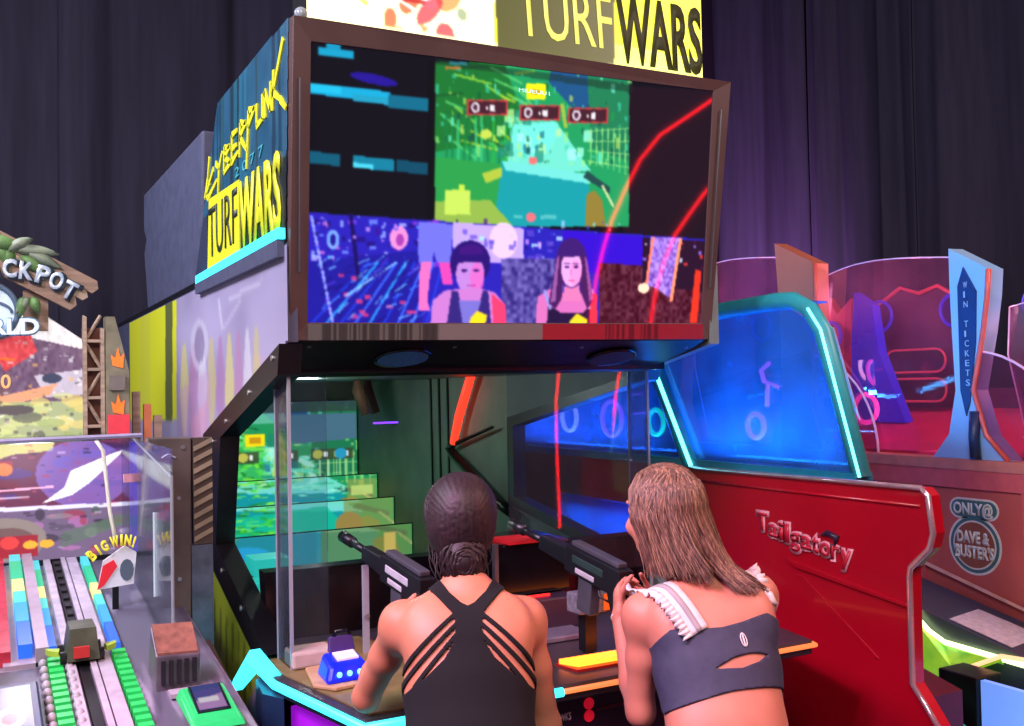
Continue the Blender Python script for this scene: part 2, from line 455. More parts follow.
# print on the left wall
cv = Canvas(260, 150, [(128.8, 321.2), (285.9, 240.2), (294.2, 846.2), (131.7, 613.6)], (166, 158, 188))
cv.noise(0.06, 9, 3)
cv.poly([(128, 300), (176, 280), (176, 420), (128, 420)], (226, 234, 40))
cv.poly([(140, 295), (150, 290), (150, 420), (140, 420)], (214, 220, 70), .6)
cv.poly([(165, 285), (172, 285), (172, 420), (165, 420)], (70, 80, 60), .8)
for i in range(9):
    x = 182+i*9; c = [(232, 226, 90), (190, 120, 160), (240, 240, 230), (210, 200, 90), (170, 110, 160)][i % 5]
    cv.poly([(x, 345-2*i), (x+3, 343-2*i), (x+7, 385), (x+2, 450), (x-3, 395)], c, 0.5)
cv.ell(199, 345, 9, 26, (215, 215, 225), .5); cv.ell(199, 345, 5, 18, (130, 115, 150), .7)
cv.line([(228, 300), (262, 280)], 3, (225, 225, 235), .6); cv.line([(218, 300), (222, 330), (240, 300)], 2, (225, 225, 235), .5)
cv.poly([(178, 390), (210, 370), (210, 640), (178, 700)], (190, 150, 190), .45)
cv.poly([(190, 420), (206, 400), (208, 560), (196, 640)], (214, 150, 170), .5)
cv.poly([(207, 545), (240, 590), (262, 670), (240, 720), (205, 640)], (205, 218, 50), 0.95)
for i in range(8): cv.line([(214+i*6, 600+i*8), (214+i*6, 630+i*10+(i % 3)*12)], 1.6, (80, 90, 30), .6)
cv.blur(1)
Wp = [((6.35-y)/(6.35-2.86), (2.04-z)/(2.04-0.3)) for y, z in [(2.862, 1.75), (2.862, 2.034), (6.34, 2.034), (6.34, 0.31), (3.045, 0.31), (3.045, 0.76), (3.2, 0.775), (4.06, 1.0), (4.01, 1.45)]]
picture(cv, [(0.787, 6.35, 2.04), (0.787, 2.86, 2.04), (0.787, 2.86, 0.3), (0.787, 6.35, 0.3)], 'wall_print', paint_mat('wall_vinyl', rough=0.42, coat=0.2), lw, inpoly(Wp))
# window frames in the side walls
outer = [(2.875, 1.74), (4.02, 1.44), (4.08, 1.0), (3.2, 0.75), (3.02, 0.75), (2.875, 1.70)]
inner = [(2.90, 1.65), (3.70, 1.44), (3.80, 1.04), (3.06, 0.80), (3.05, 0.79), (2.90, 1.64)]
wf = MB().prism(outer[:4]+inner[:4][::-1], 'x', TX0-0.025, TX0+0.045).build('window_frame', M_black, turf)
for (y, z) in [(2.95, 1.70), (3.25, 1.6), (3.6, 1.5), (3.84, 1.42), (3.9, 1.2), (3.9, 1.05), (3.7, 0.96), (3.4, 0.88), (3.12, 0.78)]:
    MB().disc((TX0-0.025, y, z), (-1, 0, 0), 0.009, 0.005, 10).build('bolt', M_bolt, wf)
MB().prism([(3.24, 1.66), (4.44, 1.45), (4.44, 1.02), (3.3, 0.84), (3.34, 0.89), (4.38, 1.06), (4.38, 1.41), (3.26, 1.62)], 'x', 2.325, 2.395).build('window_frame', M_black, turf)
# padded black crook beside the far side window
MB().tube([(2.30, 4.55, 1.40), (2.30, 5.02, 1.295), (2.30, 5.08, 1.27), (2.30, 5.02, 1.23), (2.30, 4.5, 1.02), (2.30, 4.3, 0.97)], [0.008, 0.014, 0.03, 0.03, 0.03, 0.025], 8).build('wall_bar', M_black, turf, True)
MB().tube([(2.29, 4.77, 1.67), (2.29, 4.85, 1.56), (2.29, 4.93, 1.45), (2.29, 5.01, 1.30)], [.024, .026, .026, .022], 8).build('red_hose', glow('red_hose_led', (255, 60, 40), 1.6), turf, True)
# inner wall joint strips
for y in (5.18, 5.30, 5.42):
    MB().box((2.335, y, 0.6), (2.346, y+0.014, 1.68)).build('joint_strip', M_black, turf)
# --- tunnel: ceiling, floor, back
MB().box((0.82, 3.15, 1.66), (2.345, 6.9, 1.70)).build('tunnel_ceiling', M_black, turf)
MB().box((0.82, 3.3, 0.52), (2.345, 6.9, 0.56)).build('tunnel_floor', M_black, turf)
MB().box((0.82, 6.82, 0.56), (2.345, 6.9, 2.03)).build('back_wall', M_inner, turf)
MB().box((0.79, 4.25, 2.036), (2.385, 6.9, 2.06)).build('roof_panel', M_black, turf)
# --- rear upper shell
MB().prism([(4.20, 2.06), (4.15, 2.67), (5.79, 2.70), (5.80, 2.50), (5.72, 2.44), (5.80, 2.38), (5.68, 2.06)], 'x', 0.80, 2.37).build('rear_shell', M_shell, turf, bevel=0.01)

# --- tilted screen housing
hs = MB()
prof = [(FY(1.75), 1.75), (FY(2.675), 2.675), (3.79, 2.69), (4.29, 2.03), (2.92, 2.03)]
hs.prism([(FY(1.75)+0.03, 1.75), (FY(2.675)+0.03, 2.675), (3.79, 2.685), (4.29, 2.036), (2.95, 2.036)], 'x', 0.795, 2.36)
hous = hs.build('screen_housing', M_black, turf)
fr = MB()
O = [(0.79, 2.672), (2.385, 2.682), (2.352, 1.762), (0.795, 1.75)]
I = [(0.846, 2.607), (2.312, 2.655-0.012), (2.312, 1.82), (0.853, 1.803)]
n = 4
vs = [FP(x, z, 0.012) for x, z in O]+[FP(x, z, 0.004) for x, z in I]+[FP(x, z, -0.05) for x, z in O]+[FP(x, z, -0.05) for x, z in I]
fs = []
for i in range(4):
    j = (i+1) % 4
    fs += [(i, j, 4+j, 4+i), (8+i, 12+i, 12+j, 8+j), (i, 8+i, 8+j, j), (4+i, 4+j, 12+j, 12+i)]
fr.add(vs, fs); fo = fr.build('screen_frame', M_frame, turf, bevel=0.004)
MB().tube([FP(0.812, 2.50, 0.014), FP(0.822, 1.95, 0.014)], 0.003, 6).build('trim_line', M_steel, fo)
MB().tube([FP(2.345, 2.58, 0.014), FP(2.335, 1.95, 0.014)], 0.003, 6).build('trim_line', M_steel, fo)
# barcode strip under the screen
cv = Canvas(260, 16, [(307, 323), (700, 323), (700, 341), (307, 341)], (98, 96, 92))
for i in range(70):
    x = 318+random.random()*110; cv.rect(x, 320, x+0.8+random.random()*1.6, 345, (50, 48, 48), .8)
cv.rect(420, 320, 520, 345, (120, 112, 112)); cv.rect(520, 320, 712, 345, (150, 30, 45))
for i in range(40):
    x = 585+random.random()*60; cv.rect(x, 320, x+1.4, 345, (90, 16, 30), .8)
picture(cv, [FP(0.85, 1.80, 0.014), FP(2.312, 1.818, 0.014), FP(2.312, 1.764, 0.016), FP(0.85, 1.752, 0.016)], 'barcode_strip', paint_mat('satin_print', rough=0.4), fo)

# --- the picture on the big screen
def game_scene(cv, x0, y0, x1, y1, seed=3, hud=True):
    """green alley scene: buildings left and right, a pale street, scaffolds, crates"""
    W, Hh = x1-x0, y1-y0
    def p(u, v): return (x0+u*W, y0+v*Hh)
    R = random.Random(seed)
    cv.poly([p(0, 0), p(1, 0), p(1, 1), p(0, 1)], (30, 150, 90))
    cv.poly([p(0, 0), p(.35, 0), p(.48, .45), p(0, .55)], (25, 110, 45))
    cv.poly([p(.6, 0), p(1, 0), p(1, .28), p(.72, .30), p(.58, .12)], (28, 80, 130))
    cv.poly([p(.78, .05), p(1, .1), p(1, .6), p(.80, .52)], (30, 120, 80))
    for i in range(26):
        u = R.uniform(0, .42); v = R.uniform(0, .5); L = R.uniform(.05, .2)
        cv.line([p(u, v), p(u+L, v+R.uniform(-.02, .18))], W*.012, R.choice([(150, 210, 60), (20, 80, 40), (90, 200, 110), (190, 200, 40)]), .75)
    for i in range(12): cv.rect(*p(.05+i*.03, .32+.01*(i % 3)), *p(.065+i*.03, .62), R.choice([(40, 170, 60), (20, 120, 60), (60, 190, 120)]), .7)
    cv.poly([p(.40, .38), p(.62, .36), p(.80, .66), p(.36, .70)], (130, 235, 225), .8)
    cv.ell(*p(.5, .42), W*.12, Hh*.16, (110, 235, 225), .55)
    for i in range(30):
        u = R.uniform(.3, .78); v = R.uniform(.25, .55); s = R.uniform(.01, .05)
        cv.rect(*p(u, v), *p(u+s, v+s*1.6), R.choice([(170, 250, 235), (30, 130, 110), (20, 100, 120), (60, 200, 150), (190, 240, 150)]), .7)
    for i in range(160):
        uu = R.uniform(0, 1); v = R.uniform(.02, .62); s = R.uniform(.004, .02)
        cv.rect(*p(uu, v), *p(uu+s, v+s*R.uniform(.4, 4)), R.choice([(150, 230, 120), (10, 80, 50), (60, 200, 170), (20, 60, 70), (200, 220, 90), (120, 250, 220), (30, 150, 60)]), .6)
    cv.poly([p(.34, .60), p(.78, .68), p(.82, 1), p(.30, 1)], (20, 150, 160))
    cv.poly([p(.34, .60), p(.78, .68), p(.80, .74), p(.36, .66)], (150, 245, 230), .7)
    cv.poly([p(0, .58), p(.34, .62), p(.30, 1), p(0, 1)], (40, 150, 70))
    cv.poly([p(0, .85), p(.28, .84), p(.40, 1), p(0, 1)], (140, 175, 70))
    cv.rect(*p(.05, .78), *p(.18, .93), (190, 220, 90)); cv.rect(*p(.12, .75), *p(.15, .79), (190, 220, 70))
    cv.poly([p(.24, .68), p(.34, .64), p(.34, .70), p(.26, .74)], (170, 190, 60))
    for i in range(7):
        cv.line([p(.80+i*.03, .40), p(.80+i*.03, .62+i*.01)], W*.006, (150, 220, 130), .8)
    for i in range(4): cv.line([p(.78, .42+i*.06), p(1, .40+i*.08)], W*.006, (140, 210, 120), .8)
    cv.poly([p(.78, .66), p(.90, .76), p(.9, .8), p(.76, .7)], (30, 70, 70)); cv.line([p(.86, .75), p(.92, .88)], W*.012, (200, 210, 150))
    cv.poly([p(.78, .80), p(.82, .78), p(.86, .84), p(.88, 1), p(.77, 1)], (140, 120, 50))
    cv.ell(*p(.26, .44), W*.03, Hh*.03, (190, 210, 80)); cv.line([p(.65, .25), p(.67, .40)], W*.02, (180, 190, 60), .8)
    if hud:
        cv.rect(*p(.465, .13), *p(.565, .225), (245, 235, 20)); cv.rect(*p(.49, .165), *p(.54, .195), (200, 150, 20))
        for u, v in ((.17, .24), (.44, .27), (.69, .285)):
            cv.rect(*p(u-.01, v-.01), *p(u+.20, v+.085), (190, 60, 60)); cv.rect(*p(u, v), *p(u+.19, v+.075), (66, 28, 40))
            cv.ell(*p(u+.035, v+.037), W*.022, Hh*.032, (225, 215, 225)); cv.ell(*p(u+.035, v+.037), W*.012, Hh*.02, (80, 40, 60))
            cv.rect(*p(u+.09, v+.03), *p(u+.10, v+.05), (230, 230, 230)); cv.rect(*p(u+.11, v+.02), *p(u+.135, v+.06), (225, 220, 225))
        cv.ell(*p(.5, .60), W*.022, Hh*.025, (235, 110, 110)); cv.ell(*p(.49, .945), W*.026, Hh*.03, (225, 110, 120))
        cv.rect(*p(.54, .93), *p(.62, .955), (120, 200, 200), .6); cv.rect(*p(.40, .93), *p(.45, .95), (120, 200, 200), .6)
        cv.rect(*p(.05, .03), *p(.13, .045), (180, 110, 50)); cv.rect(*p(.07, .0), *p(.16, .02), (60, 190, 220))
        cv.rect(*p(.9, .04), *p(.97, .055), (220, 120, 120))
cv = Canvas(440, 250, [(310, 42), (712, 88), (700, 323), (308, 323)], (13, 11, 20))
cv.poly([(424, 60), (626, 85), (622, 232), (424, 224)], (10, 10, 14))
cv.poly([(626, 85), (712, 90), (705, 240), (620, 232)], (30, 14, 26))
for (a, b, c, d, col) in [(318, 48, 352, 56, (20, 150, 190)), (326, 43, 340, 50, (20, 140, 180)), (310, 84, 388, 95, (20, 160, 205)), (310, 84, 340, 92, (30, 180, 220)),
                          (352, 95, 412, 102, (30, 150, 185)), (386, 95, 425, 108, (14, 100, 130)), (310, 152, 340, 164, (12, 84, 110)), (352, 156, 392, 168, (16, 120, 150)), (352, 163, 372, 168, (70, 200, 225)), (394, 160, 425, 172, (10, 70, 95))]:
    cv.poly([(a, b), (c, b+(c-a)*.11), (c, d+(c-a)*.11), (a, d)], col)
cv.ell(372, 80, 24, 5, (40, 20, 170), .8, rot=.2)
game_scene(cv, 432, 62, 626, 226)
cv.poly([(432, 58), (630, 84), (630, 92), (432, 64)], (20, 40, 30), .5)
# camera strip with the players
cv.poly([(309, 213), (704, 238), (700, 324), (308, 324)], (40, 30, 175))
strip = [(309, 213), (704, 238), (700, 324), (308, 324)]
R = random.Random(11)
for i in range(60):
    x = R.uniform(312, 430); y = R.uniform(216, 262); s = R.uniform(2, 9)
    cv.rect(x, y, x+s, y+s*.6, R.choice([(120, 150, 255), (60, 20, 160), (230, 120, 210), (30, 10, 110), (190, 200, 255), (150, 60, 220)]), .7)
cv.poly([(308, 262), (418, 250), (420, 324), (308, 324)], (30, 24, 150))
for i in range(9): cv.line([(312+i*14, 324), (368+i*9, 262)], 2.2, R.choice([(60, 110, 255), (30, 60, 220), (40, 170, 255)]), .85)
for i in range(12):
    x = R.uniform(335, 410); y = R.uniform(270, 318); cv.rect(x, y, x+6, y+3.5, (220, 60, 130), .8)
cv.line([(312, 216), (333, 322)], 2.5, (150, 160, 255)); cv.line([(350, 214), (358, 280)], 4, (25, 10, 90)); cv.line([(345, 296), (395, 262)], 2, (130, 190, 255))
cv.ell(333, 240, 6, 10, (130, 190, 255), .8); cv.ell(333, 240, 3, 6, (30, 20, 140)); cv.ell(397, 238, 9, 12, (250, 150, 210), .9); cv.ell(398, 240, 4, 6, (160, 60, 170))
for i in range(130):
    x = R.uniform(312, 640); y = R.uniform(218, 258); q_ = R.uniform(.8, 4)
    cv.rect(x, y, x+q_, y+q_*R.uniform(.5, 2), R.choice([(170, 200, 255), (20, 10, 90), (230, 160, 250), (60, 60, 230), (110, 230, 255), (60, 10, 130)]), .65)
for i in range(70):
    x = R.uniform(312, 420); y = R.uniform(262, 322); cv.line([(x, y), (x+R.uniform(4, 12), y-R.uniform(3, 9))], R.uniform(.8, 1.8), R.choice([(60, 130, 255), (20, 10, 100), (90, 60, 220), (120, 200, 255)]), .7)
# person in shorts behind
cv.poly([(416, 222), (450, 224), (448, 262), (434, 262), (431, 250), (430, 264), (416, 262)], (110, 110, 225)); cv.poly([(418, 262), (429, 262), (425, 300), (428, 310), (416, 310)], (235, 110, 190)); cv.poly([(436, 262), (447, 262), (450, 284), (440, 284)], (225, 70, 180))
cv.poly([(450, 222), (520, 228), (520, 262), (450, 262)], (190, 160, 240)); cv.ell(500, 240, 14, 18, (235, 200, 250), .9)
for i in range(20):
    x = R.uniform(452, 560); y = R.uniform(228, 256); cv.rect(x, y, x+R.uniform(2, 8), y+R.uniform(3, 9), R.choice([(150, 240, 255), (210, 190, 255), (90, 70, 200), (200, 250, 255)]), .7)
cv.poly([(498, 258), (560, 258), (560, 324), (498, 324)], (80, 66, 150)); cv.noise(.16, 60, 5, region=[(498, 258), (560, 258), (560, 324), (498, 324)])
cv.poly([(560, 230), (640, 236), (640, 275), (560, 270)], (50, 10, 200)); cv.poly([(596, 262), (704, 268), (700, 324), (596, 324)], (80, 24, 44)); cv.noise(.10, 70, 6, region=[(596, 262), (704, 268), (700, 324), (596, 324)])
cv.poly([(640, 236), (704, 240), (702, 290), (640, 284)], (40, 14, 40))
for i in range(26):
    x = R.uniform(640, 700); y = R.uniform(238, 272); cv.rect(x, y, x+R.uniform(1, 4), y+R.uniform(1, 4), R.choice([(150, 110, 230), (230, 60, 50), (200, 200, 230), (90, 20, 60)]), .8)
cv.poly([(648, 236), (678, 237), (674, 270), (670, 298), (655, 288), (645, 284)], (150, 110, 215)); cv.noise(.2, 90, 8, region=[(648, 236), (678, 237), (674, 270), (670, 298), (655, 288), (645, 284)])
cv.line([(651, 236), (647, 260), (644, 284)], 2.6, (255, 130, 110)); cv.line([(679, 237), (674, 268), (669, 300)], 3, (255, 150, 110)); cv.ell(641, 287, 6, 5, (250, 220, 190))
cv.poly([(694, 268), (700, 270), (696, 322), (688, 322)], (225, 50, 30))
# first player: dark hair pulled back, tank top
cv.ell(467, 262, 20, 22, (40, 14, 110)); cv.ell(468, 252, 12, 8, (60, 16, 120)); cv.ell(467, 274, 14, 20, (190, 130, 215)); cv.poly([(452, 262), (482, 262), (478, 254), (456, 254)], (40, 14, 110)); cv.ell(474, 278, 7, 16, (240, 90, 190), .6)
for x in (461, 473): cv.ell(x, 270, 3, 1.5, (50, 20, 110))
cv.rect(464, 284, 472, 285.5, (170, 50, 150)); cv.poly([(428, 324), (430, 300), (442, 290), (458, 288), (478, 288), (492, 292), (502, 304), (503, 324)], (200, 120, 205)); cv.poly([(488, 292), (502, 304), (503, 324), (490, 324)], (245, 60, 110))
cv.poly([(444, 324), (449, 290), (455, 290), (458, 304), (476, 304), (480, 289), (485, 291), (488, 324)], (50, 34, 120)); cv.poly([(456, 300), (478, 300), (470, 324), (460, 324)], (120, 110, 205)); cv.poly([(468, 316), (474, 310), (484, 314), (482, 324), (466, 324)], (240, 215, 30))
# second player: long hair
cv.poly([(532, 324), (534, 296), (546, 288), (560, 292), (578, 292), (588, 289), (594, 295), (594, 324)], (215, 110, 185)); cv.poly([(586, 290), (594, 294), (594, 324), (586, 324)], (240, 50, 70))
cv.poly([(562, 280), (575, 280), (578, 300), (559, 300)], (225, 120, 180)); cv.poly([(543, 324), (545, 304), (558, 312), (580, 312), (587, 302), (587, 324)], (36, 16, 60))
cv.line([(541, 289), (547, 308)], 3, (150, 150, 230)); cv.line([(589, 288), (585, 308)], 3, (190, 170, 230))
cv.ell(568, 262, 16, 25, (60, 24, 110)); cv.poly([(553, 258), (562, 252), (558, 298), (552, 308), (545, 302)], (70, 26, 90)); cv.poly([(575, 252), (583, 258), (591, 300), (584, 308), (577, 290)], (70, 26, 90))
cv.poly([(553, 258), (556, 254), (552, 300), (547, 302)], (200, 120, 200), .6); cv.poly([(581, 254), (584, 260), (590, 298), (586, 300)], (210, 110, 190), .6)
cv.ell(568, 268, 10.5, 18, (228, 165, 228)); cv.ell(572, 272, 6, 13, (240, 130, 200), .5); cv.poly([(558, 256), (578, 256), (573, 248), (563, 248)], (60, 24, 110))
for x in (563.5, 572.5): cv.ell(x, 266, 2.4, 1.2, (60, 20, 110)); cv.line([(x-3, 263), (x+3, 263)], .8, (90, 40, 120))
cv.line([(568, 268), (567, 273), (569, 274)], .8, (180, 100, 180)); cv.rect(565, 279, 571, 280.6, (210, 60, 120)); cv.poly([(566, 320), (574, 312), (584, 318), (584, 324), (566, 324)], (240, 210, 40))
cv.blur(2)
scr = picture(cv, [FP(0.843, 2.61, 0.0), FP(2.314, 2.65, 0.0), FP(2.314, 1.815, 0.0), FP(0.85, 1.80, 0.0)], 'big_screen', paint_mat('big_screen_glass', emit=1.35, rough=0.035, base=0.0), turf)
M_hud = glow('hud_white', (200, 255, 240), 1.0)
lettering('HIDEOUT', FP(1.53, 2.548, 0.002), (1, 0, 0.004), (0, 0.119, 1), 0.018, M_hud, scr, width=0.12, depth=0.001)

# --- left housing side print
cv = Canvas(230, 110, [(190.8, 133.9), (288.4, 11.3), (291.6, 240.7), (192.5, 290.7)], (34, 88, 114))
cv.noise(.05, 8, 2)
for i in range(26):
    x = 198+R.random()*92; cv.line([(x, 0), (x+R.uniform(-2, 2), 190+R.random()*30)], R.uniform(.8, 3.5), R.choice([(16, 46, 66), (24, 96, 110), (40, 60, 60), (36, 110, 132), (12, 30, 48)]), .75)
cv.poly([(283, 8), (292, 2), (292, 200), (282, 200)], (60, 104, 128), .7)
cv.poly([(186, 232), (206, 215), (293, 150), (293, 246), (186, 300)], (52, 60, 82))
cv.poly([(206, 215), (293, 148), (293, 243), (208, 268)], (20, 34, 40))
cv.blur(1)
pol = [((4.31-y)/1.51, (2.69-z)/0.66) for y, z in [(2.812, 2.68), (3.79, 2.685), (4.285, 2.045), (2.875, 2.045)]]
sp = picture(cv, [(0.788, 4.31, 2.69), (0.788, 2.80, 2.69), (0.788, 2.80, 2.03), (0.788, 4.31, 2.03)], 'side_print', paint_mat('wall_vinyl'), hous, inpoly(pol))
def side(y, z, x=0.784): return (x, y, z)
M_ylet = mat('yellow_vinyl_letter', (226, 226, 40), 0.45, var=0.1)
# angular scratched script, strokes in side-plane metres (y grows to the rear)
strokes = [
    [(3.86, 2.36), (3.93, 2.30), (4.00, 2.24), (3.97, 2.20), (3.80, 2.27)], [(3.93, 2.46), (3.97, 2.33), (4.03, 2.22)],
    [(3.82, 2.38), (3.76, 2.33), (3.70, 2.41)], [(3.76, 2.33), (3.79, 2.14)],
    [(3.66, 2.43), (3.68, 2.27)], [(3.66, 2.42), (3.58, 2.40), (3.66, 2.36), (3.57, 2.30), (3.68, 2.27)],
    [(3.54, 2.45), (3.55, 2.29)], [(3.54, 2.45), (3.46, 2.45)], [(3.54, 2.37), (3.47, 2.37)], [(3.55, 2.29), (3.45, 2.32)],
    [(3.41, 2.47), (3.43, 2.28)], [(3.41, 2.47), (3.33, 2.44), (3.42, 2.39), (3.32, 2.28)],
    [(3.29, 2.49), (3.33, 2.18)], [(3.29, 2.49), (3.21, 2.47), (3.30, 2.40)],
    [(3.18, 2.48), (3.19, 2.36), (3.11, 2.37), (3.11, 2.50)], [(3.08, 2.36), (3.08, 2.50), (3.01, 2.37), (3.01, 2.52)],
    [(2.97, 2.56), (2.99, 2.36)], [(2.86, 2.66), (2.99, 2.43)], [(2.98, 2.45), (2.90, 2.38), (2.84, 2.31)]]
for s in strokes:
    q = MB()
    for (ya, za), (yb, zb) in zip(s[:-1], s[1:]):
        za = 2.355+(za-2.20)*.60; zb = 2.355+(zb-2.20)*.60
        L = math.hypot(yb-ya, zb-za); ny, nz = -(zb-za)/L*.012, (yb-ya)/L*.012
        q.prism([(ya+ny, za+nz), (yb+ny*.6, zb+nz*.6), (yb-ny*.6, zb-nz*.6), (ya-ny, za-nz)], 'x', 0.783, 0.7875)
    q.build('script_stroke', M_ylet, hous)
for i, chh in enumerate('2077'): lettering(chh, side(3.5-.11*i, 2.345, 0.786), (0, -1, 0), (0, 0, 1), 0.035, mat('teal_vinyl', (70, 170, 180), 0.5), hous, width=0.06, depth=0.002, name='digit')
MB().prism([(3.99, 2.085), (3.95, 2.35), (3.445, 2.33), (3.445, 2.08)], 'x', 0.784, 0.788).build('title_block', M_ylet, hous)
M_dk = mat('dark_vinyl_letter', (36, 44, 30), 0.5)
lettering('TURF', side(3.945, 2.12, 0.784), (0, -1, 0), (0, 0.0, 1), 0.20, M_dk, hous, width=0.48, depth=0.003, bold=-0.005)
lettering('WARS', side(3.44, 2.085, 0.787), (0, -1, 0), (0, 0, 1), 0.235, M_ylet, hous, width=0.53, depth=0.004, bold=0.03)
# cyan LED bar along the foot of the housing side
MB().prism([(4.14, 2.042), (4.14, 2.072), (2.875, 2.078), (2.875, 2.048)], 'x', 0.765, 0.787).build('led_bar', M_cyan, hous)
MB().prism([(4.15, 2.0), (4.15, 2.041), (2.885, 2.046), (2.885, 1.995)], 'x', 0.766, 0.787).build('led_bar_channel', M_shell, hous)

# --- marquee
mq = MB().box((0.86, 2.875, 2.68), (2.34, 3.02, 3.12)).build('marquee_box', M_black, turf)
cv = Canvas(300, 90, [(306, -114.8), (706.6, -25.3), (709.3, 88.3), (308, 25.6)], (235, 225, 40))
cv.poly([(300, -130), (500, -90), (498, 60), (300, 40)], (250, 246, 200))
for i in range(46):
    x = R.uniform(312, 485); y = R.uniform(-110, 45)
    cv.ell(x, y, R.uniform(4, 18), R.uniform(3, 12), R.choice([(230, 70, 40), (255, 220, 90), (255, 255, 245), (240, 120, 60), (255, 250, 200), (120, 140, 110), (255, 255, 255), (200, 40, 60)]), .75, rot=R.random()*3)
for i in range(16):
    x = R.uniform(320, 480); y = R.uniform(-60, 30); cv.line([(x, y), (x+R.uniform(-25, 25), y+R.uniform(-14, 14))], R.uniform(1.5, 4), R.choice([(255, 255, 255), (90, 60, 40), (250, 200, 40), (150, 30, 30)]), .8)
cv.poly([(300, 14), (500, 44), (712, 72), (712, 92), (500, 64), (300, 34)], (255, 250, 190), .85)  # overexposed glow along the lower edge, painted into the print
cv.poly([(499, -8), (500, -75), (620, -50), (620, 66), (502, 52)], (74, 76, 34))
cv.poly([(620, -50), (712, -30), (712, 66), (620, 53)], (236, 228, 40))
cv.poly([(620, 46), (712, 62), (712, 90), (620, 76)], (250, 246, 120), .9)  # the same bright glow painted below the second word
cv.blur(1)
mp = picture(cv, [(0.86, 2.872, 3.115), (2.34, 2.872, 3.115), (2.34, 2.872, 2.685), (0.86, 2.872, 2.685)], 'marquee_print', paint_mat('backlit_print', emit=1.5, rough=0.4, base=0.4), mq)
MB().box((0.85, 2.855, 2.675), (2.35, 2.872, 2.70)).build('marquee_lip', glow('marquee_glow', (255, 250, 150), 3.0), mq)
lettering('TURF', (1.575, 2.872, 2.765), (1, 0, 0), (-0.06, 0, 1), 0.20, glow('lit_yellow_letter', (250, 240, 120), 1.0), mq, width=0.375, depth=0.004, bold=-0.004, shear=0.0)
lettering('WARS', (1.965, 2.872, 2.738), (1, 0, 0), (-0.02, 0, 1), 0.235, mat('marquee_black_letter', (52, 56, 14), 0.6), mq, width=0.375, depth=0.004, bold=0.03)
MB().sphere((0.83, 2.83, 2.70), 0.02).build('indicator_knob', M_edge, mq, True)

# --- slanted valance under the screen with two round speakers
val = MB().hexa([(0.80, 2.885, 1.748), (2.35, 2.885, 1.758), (2.30, 3.22, 1.655), (0.82, 3.22, 1.645), (0.80, 2.90, 1.78), (2.35, 2.90, 1.79), (2.30, 3.24, 1.70), (0.82, 3.24, 1.70)]).build('valance', M_black, turf)
vn = Vector((0, -0.30, -0.955)).normalized()
for x, m in ((1.21, mat('blue_speaker_mesh', (60, 130, 165), 0.6, var=0.3, scale=120)), (2.02, mat('dark_speaker_mesh', (48, 24, 30), 0.6, var=0.3, scale=120))):
    sp1 = MB().disc((x, 3.03, 1.703), vn, 0.085, 0.006, 28, ry=0.075, upv=(0, 1, 0)).build('speaker_grille', m, turf)
    MB().tube([Vector((x, 3.03, 1.703))+Vector((math.cos(t)*0.09, math.sin(t)*0.08*0.955, -math.sin(t)*0.08*0.30)) for t in np.linspace(0, 2*math.pi, 28, endpoint=False)], 0.006, 6, closed=True).build('speaker_rim', M_gloss, sp1, True)
for x in (0.87, 1.35, 1.83, 2.28):
    MB().disc((x, 2.93, 1.735), vn, 0.007, 0.004, 8, upv=(0, 1, 0)).build('bolt', M_bolt, val)

# --- stepped game screens deep inside
def layer(y, z0, z1, seed, src, name='game_screen'):
    bk = MB().box((0.83, y+0.004, z0-0.01), (2.34, y+0.03, z1+0.004)).build(name+'_panel', M_black, turf)
    c = Canvas(220, max(20, int(220*(z1-z0)/1.5)), [(0, 0), (100, 0), (100, 100), (0, 100)], (20, 90, 50))
    src(c)
    c.blur(1)
    return picture(c, [(0.832, y, z1), (2.337, y, z1), (2.337, y, z0), (0.832, y, z0)], name, paint_mat('inner_screen', emit=1.05, rough=0.25, base=0.0), bk)
def leafy(c, x0, y0, x1, y1, n, pal, seed):
    r = random.Random(seed)
    for i in range(n): c.ell(r.uniform(x0, x1), r.uniform(y0, y1), r.uniform(.6, 2.6), r.uniform(1, 6), r.choice(pal), .8, rot=r.random()*3)
LIME = [(70, 210, 60), (40, 160, 50), (130, 235, 80), (30, 120, 50), (90, 220, 110)]
def s0(c):
    game_scene(c, -5, -8, 100, 150, 5, hud=False)
    c.rect(0, 0, 100, 12, (46, 66, 60), .85); c.poly([(62, 14), (100, 14), (100, 42), (70, 46)], (70, 110, 132)); c.rect(30, 12, 66, 22, (120, 200, 180), .7)
    c.rect(28, 40, 56, 100, (40, 170, 70), .8); leafy(c, 28, 34, 56, 100, 140, LIME, 2); leafy(c, 56, 60, 80, 100, 60, [(90, 230, 190), (190, 250, 230), (40, 150, 120), (60, 200, 140)], 3)
    c.rect(48, 33, 57, 47, (245, 225, 20)); c.rect(50, 37, 55, 43, (205, 150, 20))
    for x in (44, 62, 78, 88): c.rect(x, 52, x+10, 64, (60, 74, 50), .85); c.ell(x+3, 58, 2.4, 5, (190, 190, 80)); c.rect(x+6, 55, x+7.5, 61, (240, 240, 240))
    c.ell(92, 58, 3, 6, (40, 150, 190)); c.poly([(62, 36), (65, 36), (67, 80), (60, 80)], (200, 220, 80), .8)
    for i in range(6): c.line([(74+i*4, 64), (74+i*4, 96)], .7, (190, 230, 190), .8)
def s1(c): game_scene(c, -10, -140, 110, 120, 6, hud=False); c.rect(86, 10, 100, 100, (160, 160, 80), .6); c.rect(88, 30, 98, 60, (210, 230, 130), .7); leafy(c, 30, 0, 58, 100, 90, LIME, 4); leafy(c, 58, 0, 86, 100, 50, [(90, 230, 190), (160, 250, 220), (40, 170, 120)], 5)
